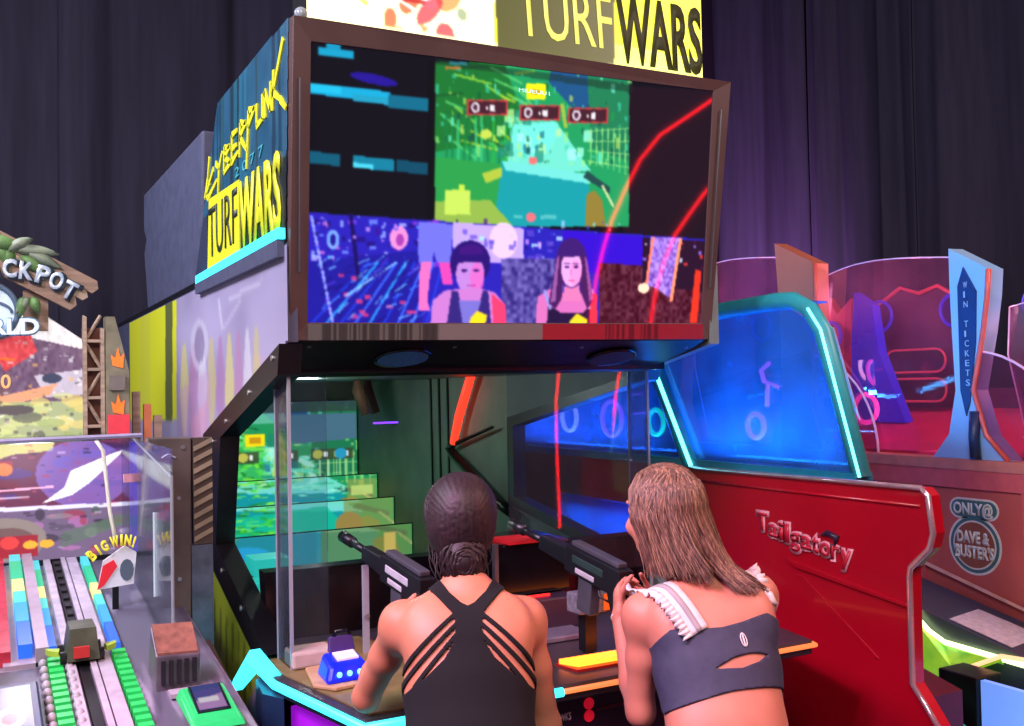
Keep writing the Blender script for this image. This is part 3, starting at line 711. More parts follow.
def s2(c): game_scene(c, -10, -190, 110, 110, 7, hud=False); c.poly([(20, 30), (70, 10), (84, 100), (10, 100)], (20, 190, 150), .8); c.rect(78, 0, 100, 100, (130, 150, 80), .7); c.ell(80, 70, 6, 40, (150, 130, 70)); leafy(c, 34, 0, 52, 100, 60, LIME, 6)
def s3(c): game_scene(c, -10, -240, 110, 105, 8, hud=False); c.rect(0, 0, 60, 100, (40, 130, 150), .7); c.rect(62, 0, 100, 100, (110, 130, 70), .7); c.rect(88, 20, 93, 90, (190, 170, 90)); c.ell(30, 55, 12, 28, (40, 160, 220), .8)
layer(6.74, 0.90, 1.53, 1, s0); layer(6.35, 0.82, 1.04, 2, s1); layer(6.05, 0.68, 0.91, 3, s2); layer(5.75, 0.58, 0.775, 4, s3)
point_lamp('tunnel_fill', (1.45, 4.9, 1.60), 9, (0.85, 1.0, 0.9), .05)  # added fill brightening the inner wall, beyond the light of the screens
# small pale lamps hanging in the tunnel
for x, y, z in ((1.95, 5.6, 1.60), (2.12, 5.9, 1.60)):
    MB().tube([(x, y, 1.66), (x, y, z), (x+.05, y, z-0.14)], [0.02, 0.035, 0.03], 8).build('tunnel_spotlight', mat('spot_housing', (120, 90, 70), .5), turf, True)
MB().box((2.05, 5.6, 1.40), (2.20, 5.62, 1.41)).build('purple_tube', glow('purple_led', (110, 50, 255), 3.0), turf)

# --- counter
cpoly = [(0.80, 3.30), (0.735, 3.05), (0.74, 2.86), (0.84, 2.385), (2.33, 2.385), (2.42, 2.86), (2.40, 3.30)]
ctop = MB().prism(cpoly, 'z', 0.735, 0.78).build('counter', mat('counter_laminate', (52, 46, 54), 0.4, var=0.2), turf, bevel=0.004)
MB().prism([(0.80, 3.20), (0.765, 3.02), (0.77, 2.88), (0.862, 2.42), (1.25, 2.42), (1.25, 2.75), (1.1, 3.2)], 'z', 0.7805, 0.785).build('counter_plate', mat('olive_gold_plate', (122, 108, 66), 0.4, var=0.2), ctop)
base = MB().prism([(0.80, 3.30), (0.78, 3.05), (0.79, 2.90), (0.90, 2.46), (2.27, 2.46), (2.37, 2.90), (2.36, 3.30)], 'z', 0.0, 0.735).build('counter_base', mat('purple_black_front', (34, 18, 40), 0.35, var=0.2), turf)
cpl = [(0.738, 3.04, 0.765), (0.736, 2.86, 0.765), (0.834, 2.378, 0.765), (1.40, 2.376, 0.765)]
MB().tube(cpl, 0.013, 8).build('led_edge', M_cyan, ctop, True)
MB().tube([(1.40, 2.376, 0.765), (2.336, 2.378, 0.765), (2.424, 2.86, 0.765)], 0.008, 8).build('led_edge', glow('amber_led', (255, 130, 70), 1.3), ctop, True)
# cyan chevron end cap
ch = MB()
ch.tube([(0.716, 3.24, 0.675), (0.73, 3.06, 0.795), (0.752, 2.90, 0.765)], [.022, .032, .022], 6)
ch.build('led_chevron', M_cyan, turf)
MB().prism([(0.705, 2.88), (0.725, 3.04), (0.79, 2.95), (0.745, 2.80)], 'z', 0.0, 0.74).build('corner_post', mat('blue_steel', (40, 66, 100), 0.3, 0.5), turf)
# purple panel and printing on the counter front
MB().hexa([(0.795, 2.86, 0.10), (0.885, 2.47, 0.10), (0.885, 2.47, 0.70), (0.795, 2.86, 0.70), (0.780, 2.855, 0.10), (0.87, 2.465, 0.10), (0.87, 2.465, 0.70), (0.780, 2.855, 0.70)]).build('front_panel', mat('magenta_panel', (150, 30, 190), 0.4, emit=(150, 20, 200), power=0.8), base)
M_wht = mat('white_print', (225, 215, 220), 0.5)
lettering('LAZERHAWKS', (1.36, 2.459, 0.655), (1, 0, 0), (0, 0, 1), 0.022, M_wht, base, width=0.115, depth=0.002, bold=0.02)
M_rp = mat('red_print', (225, 30, 50), 0.5, emit=(225, 20, 50), power=0.4)
for dz in (0.0, 0.035): MB().disc((1.535, 2.459, 0.655+dz), (0, -1, 0), 0.017, 0.003, 14).build('red_emblem', M_rp, base)
lettering('SLAUGHTERHOUSE', (1.56, 2.459, 0.665), (1, 0, 0), (0, 0, 1), 0.010, mat('dim_print', (150, 60, 80), 0.5), base, width=0.10, depth=0.002)
MB().box((1.51, 2.452, 0.575), (1.60, 2.459, 0.605)).build('red_plate', M_rp, base)
# orange light channel on the right half
MB().prism([(1.485, 2.56), (1.505, 2.465), (2.2, 2.465), (2.2, 2.56)], 'z', 0.78, 0.788).build('light_tray', mat('red_tray', (170, 20, 24), 0.4), ctop)
MB().hexa([(1.52, 2.485, 0.789), (2.18, 2.485, 0.789), (2.18, 2.53, 0.789), (1.49, 2.545, 0.789), (1.52, 2.485, 0.803), (2.18, 2.485, 0.803), (2.18, 2.53, 0.803), (1.49, 2.545, 0.803)]).build('orange_light', M_orange, ctop)
for i in range(5): MB().disc((1.40+0.02*i, 2.66-0.045*i, 0.78), (0, 0, 1), 0.008, 0.006, 8).build('counter_screw', M_bolt, ctop)
# black back panel and player boxes behind the counter
MB().hexa([(0.83, 3.30, 0.735), (2.34, 3.30, 0.735), (2.34, 3.36, 0.735), (0.83, 3.36, 0.735), (0.83, 3.34, 1.0), (2.34, 3.34, 1.0), (2.34, 3.42, 1.0), (0.83, 3.42, 1.0)]).build('console_back', M_gloss, turf)
bx = MB().box((1.505, 2.98, 0.90), (1.80, 3.26, 1.075)).build('gun_bay', M_gloss, turf, bevel=0.008)
MB().box((1.498, 2.965, 0.90), (1.512, 2.985, 1.08)).build('bay_edge', M_steel, bx)
MB().box((1.55, 2.96, 1.075), (1.72, 3.10, 1.085)).build('bay_lid', mat('red_lid', (190, 30, 40), .4), bx)
MB().box((1.53, 2.90, 0.79), (1.78, 3.2, 0.895)).build('bay_shelf', mat('smoke_box', (52, 40, 58), .3), turf, bevel=0.006)
MB().box((1.60, 2.955, 0.893), (1.70, 2.96, 0.90)).build('bay_light', M_red_led, turf)
MB().box((1.55, 2.78, 0.782), (1.75, 2.90, 0.80)).build('silver_tray', mat('silver_plate', (150, 150, 170), .3, .6), turf, bevel=0.004)
# clear posts beside the first player
MB().box((1.045, 2.98, 0.785), (1.065, 2.99, 1.055)).build('clear_post', M_edge, turf)
MB().disc((1.055, 2.975, 0.90), (0, -1, 0), 0.008, 0.006, 8).build('bolt', M_bolt, turf)
# light coloured step stack seen through the left window
for i in range(5):
    MB().box((0.86, 3.6+i*0.0, 0.60+i*0.085), (0.99, 3.75, 0.66+i*0.085)).build('light_step', [mat('blue_lamp', (40, 110, 220), .4, emit=(40, 120, 255), power=.5), mat('grey_step', (110, 116, 150), .4), mat('grey_step'), glow('aqua_step', (40, 200, 190), .7), glow('aqua_step', (40, 200, 190), .7)][i], turf)
# clear side screens at the mouth of the cabinet
for x, a, b in ((0.80, 3.06, 2.925), (2.305, 3.34, 3.22)):
    sh = MB().box((x, b, 0.785), (x+0.006, a, 1.655)).build('acrylic_screen', M_acr, turf)
    MB().box((x-0.003, a, 0.785), (x+0.009, a+0.006, 1.655)).build('acrylic_edge', M_edge, sh)
    MB().box((x-0.002, b-0.008, 0.785), (x+0.008, b, 1.655)).build('acrylic_edge', M_edge, sh)
MB().box((0.885, 3.185, 0.785), (1.0, 3.191, 1.655)).build('acrylic_screen', M_acr, turf)
MB().box((1.68, 3.20, 0.90), (2.295, 3.206, 1.655)).build('acrylic_screen', clear('reflective_acrylic', haze=0.03, gloss=0.02), turf)

# ================================================================ the jackpot lane game on the left
M_wood = mat('weathered_planks', (150, 122, 100), 0.7, var=0.3, scale=5, stretch=(1, 1, 9), bump=0.3)
M_wood2 = mat('pale_planks', (172, 148, 124), 0.7, var=0.28, scale=6, stretch=(1, 1, 10), bump=0.3)
M_brown = mat('brown_rusty_steel', (98, 84, 80), 0.5, 0.3, var=0.35, scale=7)
M_grime = mat('grey_grimy_deck', (120, 112, 128), 0.45, var=0.45, scale=14, col2=(130, 118, 132))
jack = thing('jackpot_game', (0.1, 3.2, 0), 'jungle themed jackpot lane game with wooden sign, volcano backboard and lit lanes', 'arcade machine')
def PZ(y): return 0.80+0.106*(y-2.6)
# body and deck
MB().box((-0.36, 2.05, 0.0), (0.60, 4.5, 0.66)).build('cabinet_body', mat('dark_purple_body', (50, 42, 62), 0.5), jack)
MB().hexa([(-0.36, 2.05, 0.66), (0.60, 2.05, 0.66), (0.60, 4.45, 0.66), (-0.36, 4.45, 0.66), (-0.36, 2.05, PZ(2.05)-0.012), (0.60, 2.05, PZ(2.05)-0.012), (0.60, 4.45, PZ(4.45)-0.012), (-0.36, 4.45, PZ(4.45)-0.012)]).build('playfield', M_grime, jack)
# sloping side rail
MB().hexa([(0.60, 2.1, 0.30), (0.68, 2.1, 0.30), (0.68, 4.3, 0.30), (0.60, 4.3, 0.30), (0.60, 2.1, 0.47), (0.68, 2.1, 0.47), (0.68, 4.3, 0.91), (0.60, 4.3, 0.91)]).build('side_panel', mat('dark_violet_side', (44, 34, 54), 0.5), jack)
MB().tube([(0.672, 2.1, 0.47), (0.672, 3.0, 0.645), (0.672, 4.3, 0.91)], 0.02, 6).build('side_rail', mat('brown_rail', (120, 88, 92), 0.35), jack)
# lanes
def strip(x0, x1, y0, y1, h, name, m, lift=0.0):
    return MB().hexa([(x0, y0, PZ(y0)-0.015+lift), (x1, y0, PZ(y0)-0.015+lift), (x1, y1, PZ(y1)-0.015+lift), (x0, y1, PZ(y1)-0.015+lift),
                      (x0, y0, PZ(y0)+h+lift), (x1, y0, PZ(y0)+h+lift), (x1, y1, PZ(y1)+h+lift), (x0, y1, PZ(y1)+h+lift)]).build(name, m, jack)
seq = [glow('lane_cyan', (80, 215, 225), 0.85), glow('lane_green', (40, 205, 150), 0.8), glow('lane_cream', (240, 232, 150), 0.9), glow('lane_aqua', (90, 220, 210), 0.85), glow('lane_sky', (60, 170, 235), 0.9), glow('lane_blue', (40, 110, 240), 0.9)]
lanes = [(0.108, 0.036, 3.16, 4.26, 0.04), (0.178, 0.024, 3.2, 4.2, 0.012), (0.347, 0.026, 3.16, 4.2, 0.012)]
for x, w, y0, y1, h in lanes:
    n = 6; ys = [y1-(y1-y0)*t for t in (0, .14, .36, .5, .62, .8, 1.0)]
    for i in range(n): strip(x-w/2, x+w/2, ys[i+1]+0.006, ys[i], h, 'lane_light', seq[i])
strip(0.05, 0.16, 3.12, 4.26, 0.0, 'lane_block', mat('pale_lane_block', (170, 150, 165), 0.4)); strip(0.132, 0.165, 3.12, 4.26, 0.04, 'lane_block', MATS['pale_lane_block'])
strip(-0.05, 0.07, 3.15, 4.26, 0.03, 'red_lane', mat('red_lane', (190, 50, 70), 0.4, var=.4, scale=30))
# green ribbed returns
M_rib = mat('green_rib', (40, 190, 90), 0.4, emit=(20, 190, 70), power=0.35)
M_gsl = mat('green_slot', (20, 90, 50), 0.5)
for x, y0, y1 in ((0.178, 2.1, 3.18), (0.347, 2.1, 3.14)):
    strip(x-0.017, x+0.017, y0, y1, 0.003, 'return_channel', M_gsl)
    k = 0; y = y0
    while y < y1-0.02:
        strip(x-0.018, x+0.018, y, y+0.026, 0.012, 'return_rib', M_rib); y += 0.045
# white scalloped fence along each return
M_scal = mat('pale_scallop', (180, 170, 180), 0.4)
for x in (0.148, 0.212):
    for k in range(18):
        y = 2.15+k*0.055
        MB().sphere((x, y, PZ(y)+0.006), (0.012, 0.018, 0.014), 8, 5).build('scallop_guard', M_scal, jack, True)
# centre rails and carriage
M_rail = mat('pale_rail', (186, 172, 186), 0.35, var=.2); M_slot = mat('black_track', (20, 18, 24), 0.5)
for x0, x1, m, h, nm in ((0.205, 0.228, M_rail, .012, 'track_rail'), (0.285, 0.32, M_rail, .012, 'track_rail'), (0.236, 0.262, M_slot, .004, 'track_slot'), (0.264, 0.28, M_rail, .016, 'track_rail')):
    strip(x0, x1, 2.1, 4.2, h, nm, m)
for k in range(8): strip(0.240, 0.258, 4.12-k*0.09, 4.16-k*0.09, 0.012, 'track_tooth', M_black)
cz = PZ(3.1)
car = MB().hexa([(0.205, 3.02, cz+.015), (0.290, 3.02, cz+.015), (0.290, 3.18, cz+.015), (0.205, 3.18, cz+.015), (0.215, 3.04, cz+.10), (0.282, 3.04, cz+.10), (0.282, 3.16, cz+.10), (0.215, 3.16, cz+.10)]).build('carriage', mat('olive_carriage', (74, 78, 60), 0.5, var=.3), jack)
MB().box((0.222, 3.01, cz+.025), (0.262, 3.022, cz+.055)).build('carriage_badge', mat('red_badge', (200, 50, 50), .5), car)
for sx in (0.198, 0.297):
    for sy in (3.05, 3.15): MB().disc((sx-0.008, sy, cz+0.022), (1, 0, 0), 0.018, 0.014, 12).build('wheel', M_black, car)
for sx, d in ((0.19, -1), (0.305, 1)):
    MB().prism([(sx, 3.07), (sx+d*0.035, 3.09), (sx+d*0.03, 3.06), (sx+d*0.005, 3.03)], 'z', cz+.03, cz+.045).build('fin', mat('lime_fin', (170, 200, 60), .5), car)
strip(0.215, 0.28, 3.22, 3.25, 0.03, 'red_stop', mat('red_stop', (170, 60, 70), .4))
# jumbled printed decks either side of the lanes
def deckprint(x0, x1, y0, y1, seed, pal, name):
    c = Canvas(60, 120, [(0, 0), (100, 0), (100, 100), (0, 100)], pal[0]); r = random.Random(seed)
    for i in range(70): c.ell(r.random()*100, r.random()*100, r.uniform(3, 14), r.uniform(2, 6), r.choice(pal), .7, rot=r.random()*3)
    c.blur(1)
    picture(c, [(x0, y1, PZ(y1)-.008), (x1, y1, PZ(y1)-.008), (x1, y0, PZ(y0)-.008), (x0, y0, PZ(y0)-.008)], name, paint_mat('satin_print'), jack)
deckprint(0.37, 0.595, 2.1, 4.2, 2, [(96, 92, 108), (130, 124, 138), (70, 66, 84), (160, 150, 170), (90, 80, 100), (150, 160, 160)], 'deck_print')
deckprint(0.285, 0.325, 2.1, 3.15, 3, [(120, 74, 84), (160, 120, 120), (90, 60, 70), (190, 180, 180)], 'deck_print')
deckprint(-0.34, 0.15, 2.1, 3.1, 4, [(60, 50, 70), (90, 76, 100), (40, 34, 50), (120, 100, 130)], 'deck_print')
# dark display tray at the near left corner
tr = MB().hexa([(-0.1, 2.45, .80), (0.125, 2.45, .80), (0.125, 2.85, .84), (-0.1, 2.85, .84), (-0.1, 2.45, .835), (0.125, 2.45, .835), (0.125, 2.85, .875), (-0.1, 2.85, .875)]).build('score_tray', mat('navy_tray', (40, 46, 90), 0.35), jack, bevel=0.006)
c = Canvas(50, 60, [(0, 0), (100, 0), (100, 100), (0, 100)], (34, 40, 96)); c.rect(10, 10, 90, 90, (60, 70, 140)); c.ell(70, 60, 20, 20, (235, 225, 235)); c.ell(70, 60, 10, 10, (220, 60, 80)); c.poly([(20, 20), (50, 20), (40, 80), (15, 80)], (110, 120, 190)); c.blur(1)
picture(c, [(-0.06, 2.82, .875), (0.105, 2.82, .875), (0.105, 2.48, .841), (-0.06, 2.48, .841)], 'score_display', paint_mat('small_screen', emit=.6, rough=.2, base=0), tr)

# lower back picture
c = Canvas(230, 140, [(0, 450), (128, 440), (125, 556), (0, 556)], (70, 40, 90))
c.rect(-90, 440, 140, 506, (110, 50, 80)); c.rect(-90, 506, 140, 560, (120, 100, 130)); r = random.Random(5)
for i in range(40): c.ell(r.uniform(-80, 130), r.uniform(445, 500), r.uniform(4, 16), r.uniform(2, 6), r.choice([(150, 40, 60), (80, 60, 150), (60, 30, 80), (170, 70, 90), (50, 50, 130), (120, 40, 60)]), .6)
c.poly([(36, 440), (84, 440), (82, 452), (60, 456), (50, 462), (44, 455)], (220, 220, 130), .9)
c.rect(-60, 462, 60, 470, (190, 50, 70), .7); c.ell(40, 475, 6, 6, (30, 110, 240)); c.ell(40, 475, 3, 3, (120, 200, 255)); c.ell(55, 470, 5, 6, (230, 130, 70))
c.ell(100, 475, 28, 34, (150, 130, 235), .6)
c.poly([(126, 450), (113, 458), (92, 472), (88, 488), (75, 503), (92, 496), (103, 484), (114, 468)], (255, 255, 255))
c.line([(30, 492), (82, 487)], 2, (255, 190, 220)); c.line([(44, 497), (68, 496)], 2, (230, 220, 240), .8)
c.rect(-90, 505, 132, 509, (235, 230, 255)); c.poly([(-90, 509), (30, 508), (10, 520), (-90, 522)], (250, 240, 255), .8)
for i in range(90): c.ell(r.uniform(-80, 128), r.uniform(512, 556), r.uniform(2, 8), r.uniform(2, 6), r.choice([(150, 140, 150), (90, 80, 100), (210, 190, 220), (170, 60, 80), (70, 90, 80), (190, 120, 180), (60, 50, 66)]), .7)
for i in range(240):
    x = r.uniform(-85, 128); y = r.uniform(444, 556); q_ = r.uniform(.5, 3)
    c.rect(x, y, x+q_*1.5, y+q_*.8, r.choice([(220, 200, 235), (40, 20, 50), (190, 70, 90), (90, 80, 170), (230, 120, 150), (70, 60, 80)]), .5)
c.poly([(126, 450), (113, 458), (92, 472), (88, 488), (75, 503), (92, 496), (103, 484), (114, 468)], (255, 255, 255))
c.ell(55, 535, 22, 20, (150, 135, 130)); c.ell(56, 538, 15, 14, (120, 90, 90)); c.rect(48, 532, 72, 552, (165, 40, 56)); c.ell(57, 538, 5, 6, (230, 70, 70))
for x in (68, 77): c.ell(x, 541, 4, 4, (250, 180, 60))
for i in range(5): c.line([(85, 545-i*3), (122, 526-i*2)], 1.5, (90, 130, 90), .8)
c.blur(1)
lb = MB().box((-0.31, 4.21, 0.9), (0.52, 4.26, 1.43)).build('lower_backboard', M_black, jack)
picture(c, [(-0.29, 4.205, 1.425), (0.512, 4.205, 1.425), (0.512, 4.205, 0.98), (-0.29, 4.205, 0.98)], 'lower_picture', paint_mat('lit_print', emit=.95, rough=.4, base=.35), lb)
# upper backboard picture
c = Canvas(200, 140, [(0, 300), (86, 300), (86, 440), (0, 440)], (232, 226, 222))
c.rect(-90, 290, 90, 345, (238, 232, 232)); c.noise(.05, 30, 3)
c.poly([(38, 345), (40, 330), (86, 350), (86, 410), (20, 410), (-20, 400)], (110, 84, 110)); c.poly([(38, 344), (58, 332), (62, 352), (46, 372)], (214, 70, 76))
c.poly([(-90, 385), (-20, 350), (25, 345), (50, 395), (20, 420), (-90, 430)], (120, 86, 96)); c.noise(.08, 30, 9)
for i in range(22):
    a = r.uniform(0, 6.28); L = r.uniform(6, 24); c.line([(28, 356), (28+math.cos(a)*L, 356+math.sin(a)*L*.8+4)], r.uniform(1, 3.5), r.choice([(255, 200, 40), (250, 120, 30), (235, 70, 50)]), .8)
c.ell(28, 352, 13, 9, (255, 205, 50)); c.ell(28, 350, 7, 5, (255, 240, 120)); c.poly([(60, 376), (86, 370), (86, 396), (66, 398)], (235, 230, 240), .7)
c.ell(69, 379, 5, 5, (60, 66, 90)); c.poly([(40, 398), (72, 384), (68, 396), (46, 406)], (235, 160, 120))
c.rect(-90, 402, 90, 445, (170, 178, 130))
for i in range(120): c.ell(r.uniform(-80, 86), r.uniform(396, 442), r.uniform(2, 8), r.uniform(2, 6), r.choice([(210, 215, 140), (110, 125, 90), (240, 240, 210), (160, 175, 110), (90, 90, 80), (225, 205, 120)]), .7)
for i in range(260):
    x = r.uniform(-85, 86); y = r.uniform(335, 440); q_ = r.uniform(.5, 2.6)
    c.rect(x, y, x+q_, y+q_*r.uniform(.5, 2), r.choice([(250, 245, 235), (70, 56, 76), (210, 190, 190), (120, 130, 90), (240, 180, 90), (50, 50, 60)] if y > 360 else [(200, 190, 190), (250, 250, 250)]), .55)
c.rect(-90, 369, 11, 388, (235, 225, 220)); c.rect(-90, 371, 9, 386, (176, 40, 40)); c.rect(-90, 355, 5, 364, (235, 225, 60)); c.ell(50, 410, 10, 5, (90, 80, 80))
c.blur(1)
top = [(-0.27, 1.93), (0.0, 2.03), (0.21, 1.94), (0.378, 1.82), (0.378, 1.43), (-0.27, 1.43)]
ub = MB().prism(top, 'y', 4.405, 4.44).build('upper_backboard', mat('white_edge', (214, 208, 208), .5), jack)
W0 = -0.25
picture(c, [(W0, 4.40, 1.985), (0.376, 4.40, 1.985), (0.376, 4.40, 1.43), (W0, 4.40, 1.43)], 'volcano_picture', paint_mat('lit_print'), ub,
        inpoly([((x-W0)/(0.376-W0), (1.985-z)/(0.555)) for x, z in [(W0-.1, 1.90), (0.0, 2.025), (0.21, 1.935), (0.376, 1.815), (0.376, 1.43), (W0-.1, 1.43)]]))
lettering('0', (0.07, 4.398, 1.635), (1, 0, 0), (0, 0, 1), 0.055, glow('sign_orange', (255, 190, 120), .9), ub, width=0.035, bold=.02)
# emblem disc and glowing word under the sign
em = MB().disc((0.02, 4.395, 1.935), (0, -1, 0), 0.115, 0.012, 36).build('round_emblem', mat('pale_blue_disc', (214, 230, 236), .4, emit=(190, 220, 240), power=.25), ub)
MB().tube([(0.02+0.11*math.cos(t), 4.378, 1.935+0.11*math.sin(t)) for t in np.linspace(0, 2*math.pi, 36, endpoint=False)], 0.012, 6, closed=True).build('emblem_ring', mat('slate_ring', (90, 110, 130), .4), em, True)
MB().tube([(0.02+0.09*math.cos(t), 4.378, 1.93+0.045*math.sin(t)) for t in np.linspace(0.0, 2.6, 12)], 0.006, 6).build('emblem_swoosh', MATS['slate_ring'], em, True)
lettering('WORLD', (-0.16, 4.358, 1.835), (1, 0, 0.03), (0, 0, 1), 0.065, mat('blue_letter_edge', (110, 170, 215), .4), ub, width=0.37, depth=0.006, bold=.06)
lettering('WORLD', (-0.155, 4.35, 1.838), (1, 0, 0.03), (0, 0, 1), 0.06, glow('white_letter', (245, 250, 255), .9), ub, width=0.36, depth=0.006, bold=.03)
# JACKPOT sign of planks, tilted down to the right
ang = math.radians(-28); ux = Vector((math.cos(ang), 0, math.sin(ang))); uz = Vector((-math.sin(ang), 0, math.cos(ang)))
so = Vector((0.36, 4.35, 1.998))
def sg(a, b, y=0.0): q = so+ux*a+uz*b; return (q.x, 4.35+y, q.z)
board = None
for i, (b0, b1, a0, a1, m) in enumerate([(-0.068, -0.012, -0.50, -0.012, M_wood), (-0.01, 0.030, -0.52, 0.01, M_wood2), (0.032, 0.085, -0.46, 0.028, M_wood), (-0.125, -0.070, -0.85, -0.09, M_wood2)][:3]):
    MB().add([sg(a0, b0), sg(a1, b0), sg(a1+.012, (b0+b1)/2), sg(a1-.006, b1), sg(a0, b1), sg(a0, b0, .03), sg(a1, b0, .03), sg(a1+.012, (b0+b1)/2, .03), sg(a1-.006, b1, .03), sg(a0, b1, .03)],
             [(4, 3, 2, 1, 0), (5, 6, 7, 8, 9)]+[(k, (k+1) % 5, (k+1) % 5+5, k+5) for k in range(5)]).build('plank', m, board or jack)
    if i == 0: board = bpy.data.objects[-1] if False else COL.objects[len(COL.objects)-1]; board.name = 'plank_sign'; board['label'] = 'weathered plank sign with silver jackpot lettering'
M_sil = mat('silver_letter', (206, 216, 228), 0.25, 0.4, emit=(190, 205, 225), power=.25); M_sh = mat('letter_shadow', (52, 66, 80), .5)
for chh, lx_, lz_, tl in (('J', -.035, 2.055, 8), ('A', .018, 2.066, 5), ('C', .077, 2.068, 0), ('K', .132, 2.064, -7), ('P', .188, 2.054, -13), ('O', .233, 2.036, -20), ('T', .278, 2.004, -27)):
    tilt = math.radians(tl); d = Vector((math.cos(tilt), 0, math.sin(tilt))); e = Vector((-math.sin(tilt), 0, math.cos(tilt)))
    p = Vector((lx_, 4.345, lz_))
    lettering(chh, p+Vector((0.004, 0.0, -0.006)), d, e, 0.074, M_sh, board, width=0.06, depth=0.008, bold=.06, name='letter_backing')
    lettering(chh, p+Vector((0, -0.009, 0)), d, e, 0.068, M_sil, board, width=0.05, depth=0.008, bold=.035, name='letter')
# support post behind the sign
MB().box((0.15, 4.385, 1.86), (0.24, 4.40, 2.02)).build('sign_post', M_wood, board)
# leaves over the sign
M_leaf = mat('green_leaf', (96, 132, 72), .55, var=.35, scale=12); M_leaf2 = mat('grey_green_leaf', (132, 144, 118), .55, var=.3, scale=12)
def leaf(base, direction, L, w, m, bend=0.04):
    b = Vector(base); d = Vector(direction).normalized(); s = d.cross(Vector((0, -1, 0))).normalized()
    vs = []; n = 7
    for i in range(n+1):
        t = i/n; ww = w*math.sin(math.pi*min(1, t*0.96+0.04))**0.8*(1-.25*t)
        c0 = b+d*L*t+Vector((0, -bend*math.sin(t*math.pi), -bend*t*t))
        vs += [tuple(c0+s*ww), tuple(c0+Vector((0, -0.012, 0))), tuple(c0-s*ww)]
    fs = []
    for i in range(n):
        for k in (0, 1): a = i*3+k; fs.append((a, a+1, a+4, a+3))
    o = raw('leaf', vs, fs, m, board)
    md = o.modifiers.new('thick', 'SOLIDIFY'); md.thickness = 0.003
    return o
for (bx_, bz_, dx, dz, L, w, m) in [(0.10, 2.17, .75, .65, .11, .022, M_leaf2), (0.11, 2.175, 1, .06, .17, .022, M_leaf2), (0.15, 2.17, 1, -.32, .15, .022, M_leaf2), (0.05, 2.16, -.5, .6, .12, .03, M_leaf),
                                     (0.09, 2.19, .2, -1, .08, .03, M_leaf), (0.02, 2.2, .9, .1, .12, .03, M_leaf), (0.0, 2.17, -.9, .3, .16, .035, M_leaf), (0.05, 2.2, .5, -.6, .09, .03, M_leaf), (0.0, 2.2, .4, .3, .10, .03, M_leaf), (0.14, 2.15, .75, -.4, .11, .025, M_leaf),
                                     (0.15, 1.99, -.2, -.9, .06, .02, M_leaf), (0.17, 1.985, -.7, -.6, .06, .02, M_leaf2), (0.18, 1.99, .4, -.8, .05, .02, M_leaf), (-.06, 2.17, .2, .9, .1, .035, M_leaf)]:
    leaf((bx_, 4.352+random.random()*.02, bz_), (dx, 0, dz), L, w, m, .02)
# lattice pillar and tower
lat = MB()
px0, px1, pz0, pz1 = 0.365, 0.445, 1.43, 1.925
lp = MB().box((px0, 4.41, pz0), (px1, 4.43, pz1-0.05)).build('pillar_back', mat('dark_rust_back', (110, 64, 50), .7), jack)
MB().prism([(px0, pz0), (px0+.014, pz0), (px0+.014, pz1-.008), (px0, pz1)], 'y', 4.36, 4.40).build('pillar_upright', M_wood2, lp)
MB().prism([(px1-.014, pz0), (px1, pz0), (px1, pz1-.055), (px1-.014, pz1-.05)], 'y', 4.36, 4.40).build('pillar_upright', M_wood2, lp)
for i in range(4):
    z = 1.47+i*0.115
    MB().box((px0, 4.365, z), (px1, 4.395, z+.012)).build('pillar_rung', M_wood2, lp)
    a, b = ((px0+.012, z+.012), (px1-.012, z+.11)) if i % 2 else ((px0+.012, z+.11), (px1-.012, z+.012))
    MB().tube([(a[0], 4.38, a[1]), (b[0], 4.38, b[1])], 0.007, 4).build('pillar_brace', M_wood2, lp)
tw = MB().prism([(0.447, 1.43), (0.54, 1.43), (0.538, 1.70), (0.485, 1.92), (0.45, 1.92)], 'y', 4.36, 4.44).build('flame_tower', mat('mossy_tower', (128, 122, 96), .7, var=.3, scale=16), jack)
M_fl = mat('flame_orange', (240, 120, 40), .5, emit=(250, 110, 30), power=.5)
for z in (1.72, 1.53): MB().add([(0.475, 4.355, z), (0.515, 4.355, z-.01), (0.52, 4.355, z+.05), (0.505, 4.355, z+.035), (0.495, 4.355, z+.075), (0.485, 4.355, z+.03), (0.468, 4.355, z+.045)], [(0, 1, 2, 3, 4, 5, 6)]).build('flame_mark', M_fl, tw)
MB().box((0.462, 4.345, 1.62), (0.522, 4.36, 1.68)).build('tower_hatch', mat('hatch_grey', (120, 110, 100), .5), tw)
MB().box((0.455, 4.345, 1.44), (0.538, 4.357, 1.52)).build('tower_red_panel', mat('red_panel', (214, 60, 70), .5, emit=(214, 40, 60), power=.35), tw)
for x, m in ((0.556, M_wood), (0.60, mat('orange_side', (196, 110, 66), .6)), (0.64, M_wood)):
    MB().box((x, 4.40, 1.36), (x+.03, 4.43, 1.62-(x-.55)*1.2)).build('tower_slat', m, jack)
# shelf rod and upper glass edge
MB().tube([(-0.32, 3.62, 1.455), (0.485, 3.62, 1.462)], 0.008, 6).build('shelf_edge', mat('violet_edge', (170, 160, 190), .25), jack)
MB().hexa([(-0.32, 3.60, 1.445), (0.48, 3.60, 1.45), (0.48, 4.35, 1.44), (-0.32, 4.35, 1.44), (-0.32, 3.60, 1.45), (0.48, 3.60, 1.455), (0.48, 4.35, 1.445), (-0.32, 4.35, 1.445)]).build('glass_shelf', M_acr, jack)
MB().tube([(0.385, 4.1, 1.43), (0.41, 4.1, 1.39), (0.43, 4.08, 1.16), (0.445, 4.05, 1.06)], 0.008, 6).build('cream_hose', mat('cream_hose', (226, 214, 190), .4, emit=(226, 214, 190), power=.2), jack, True)
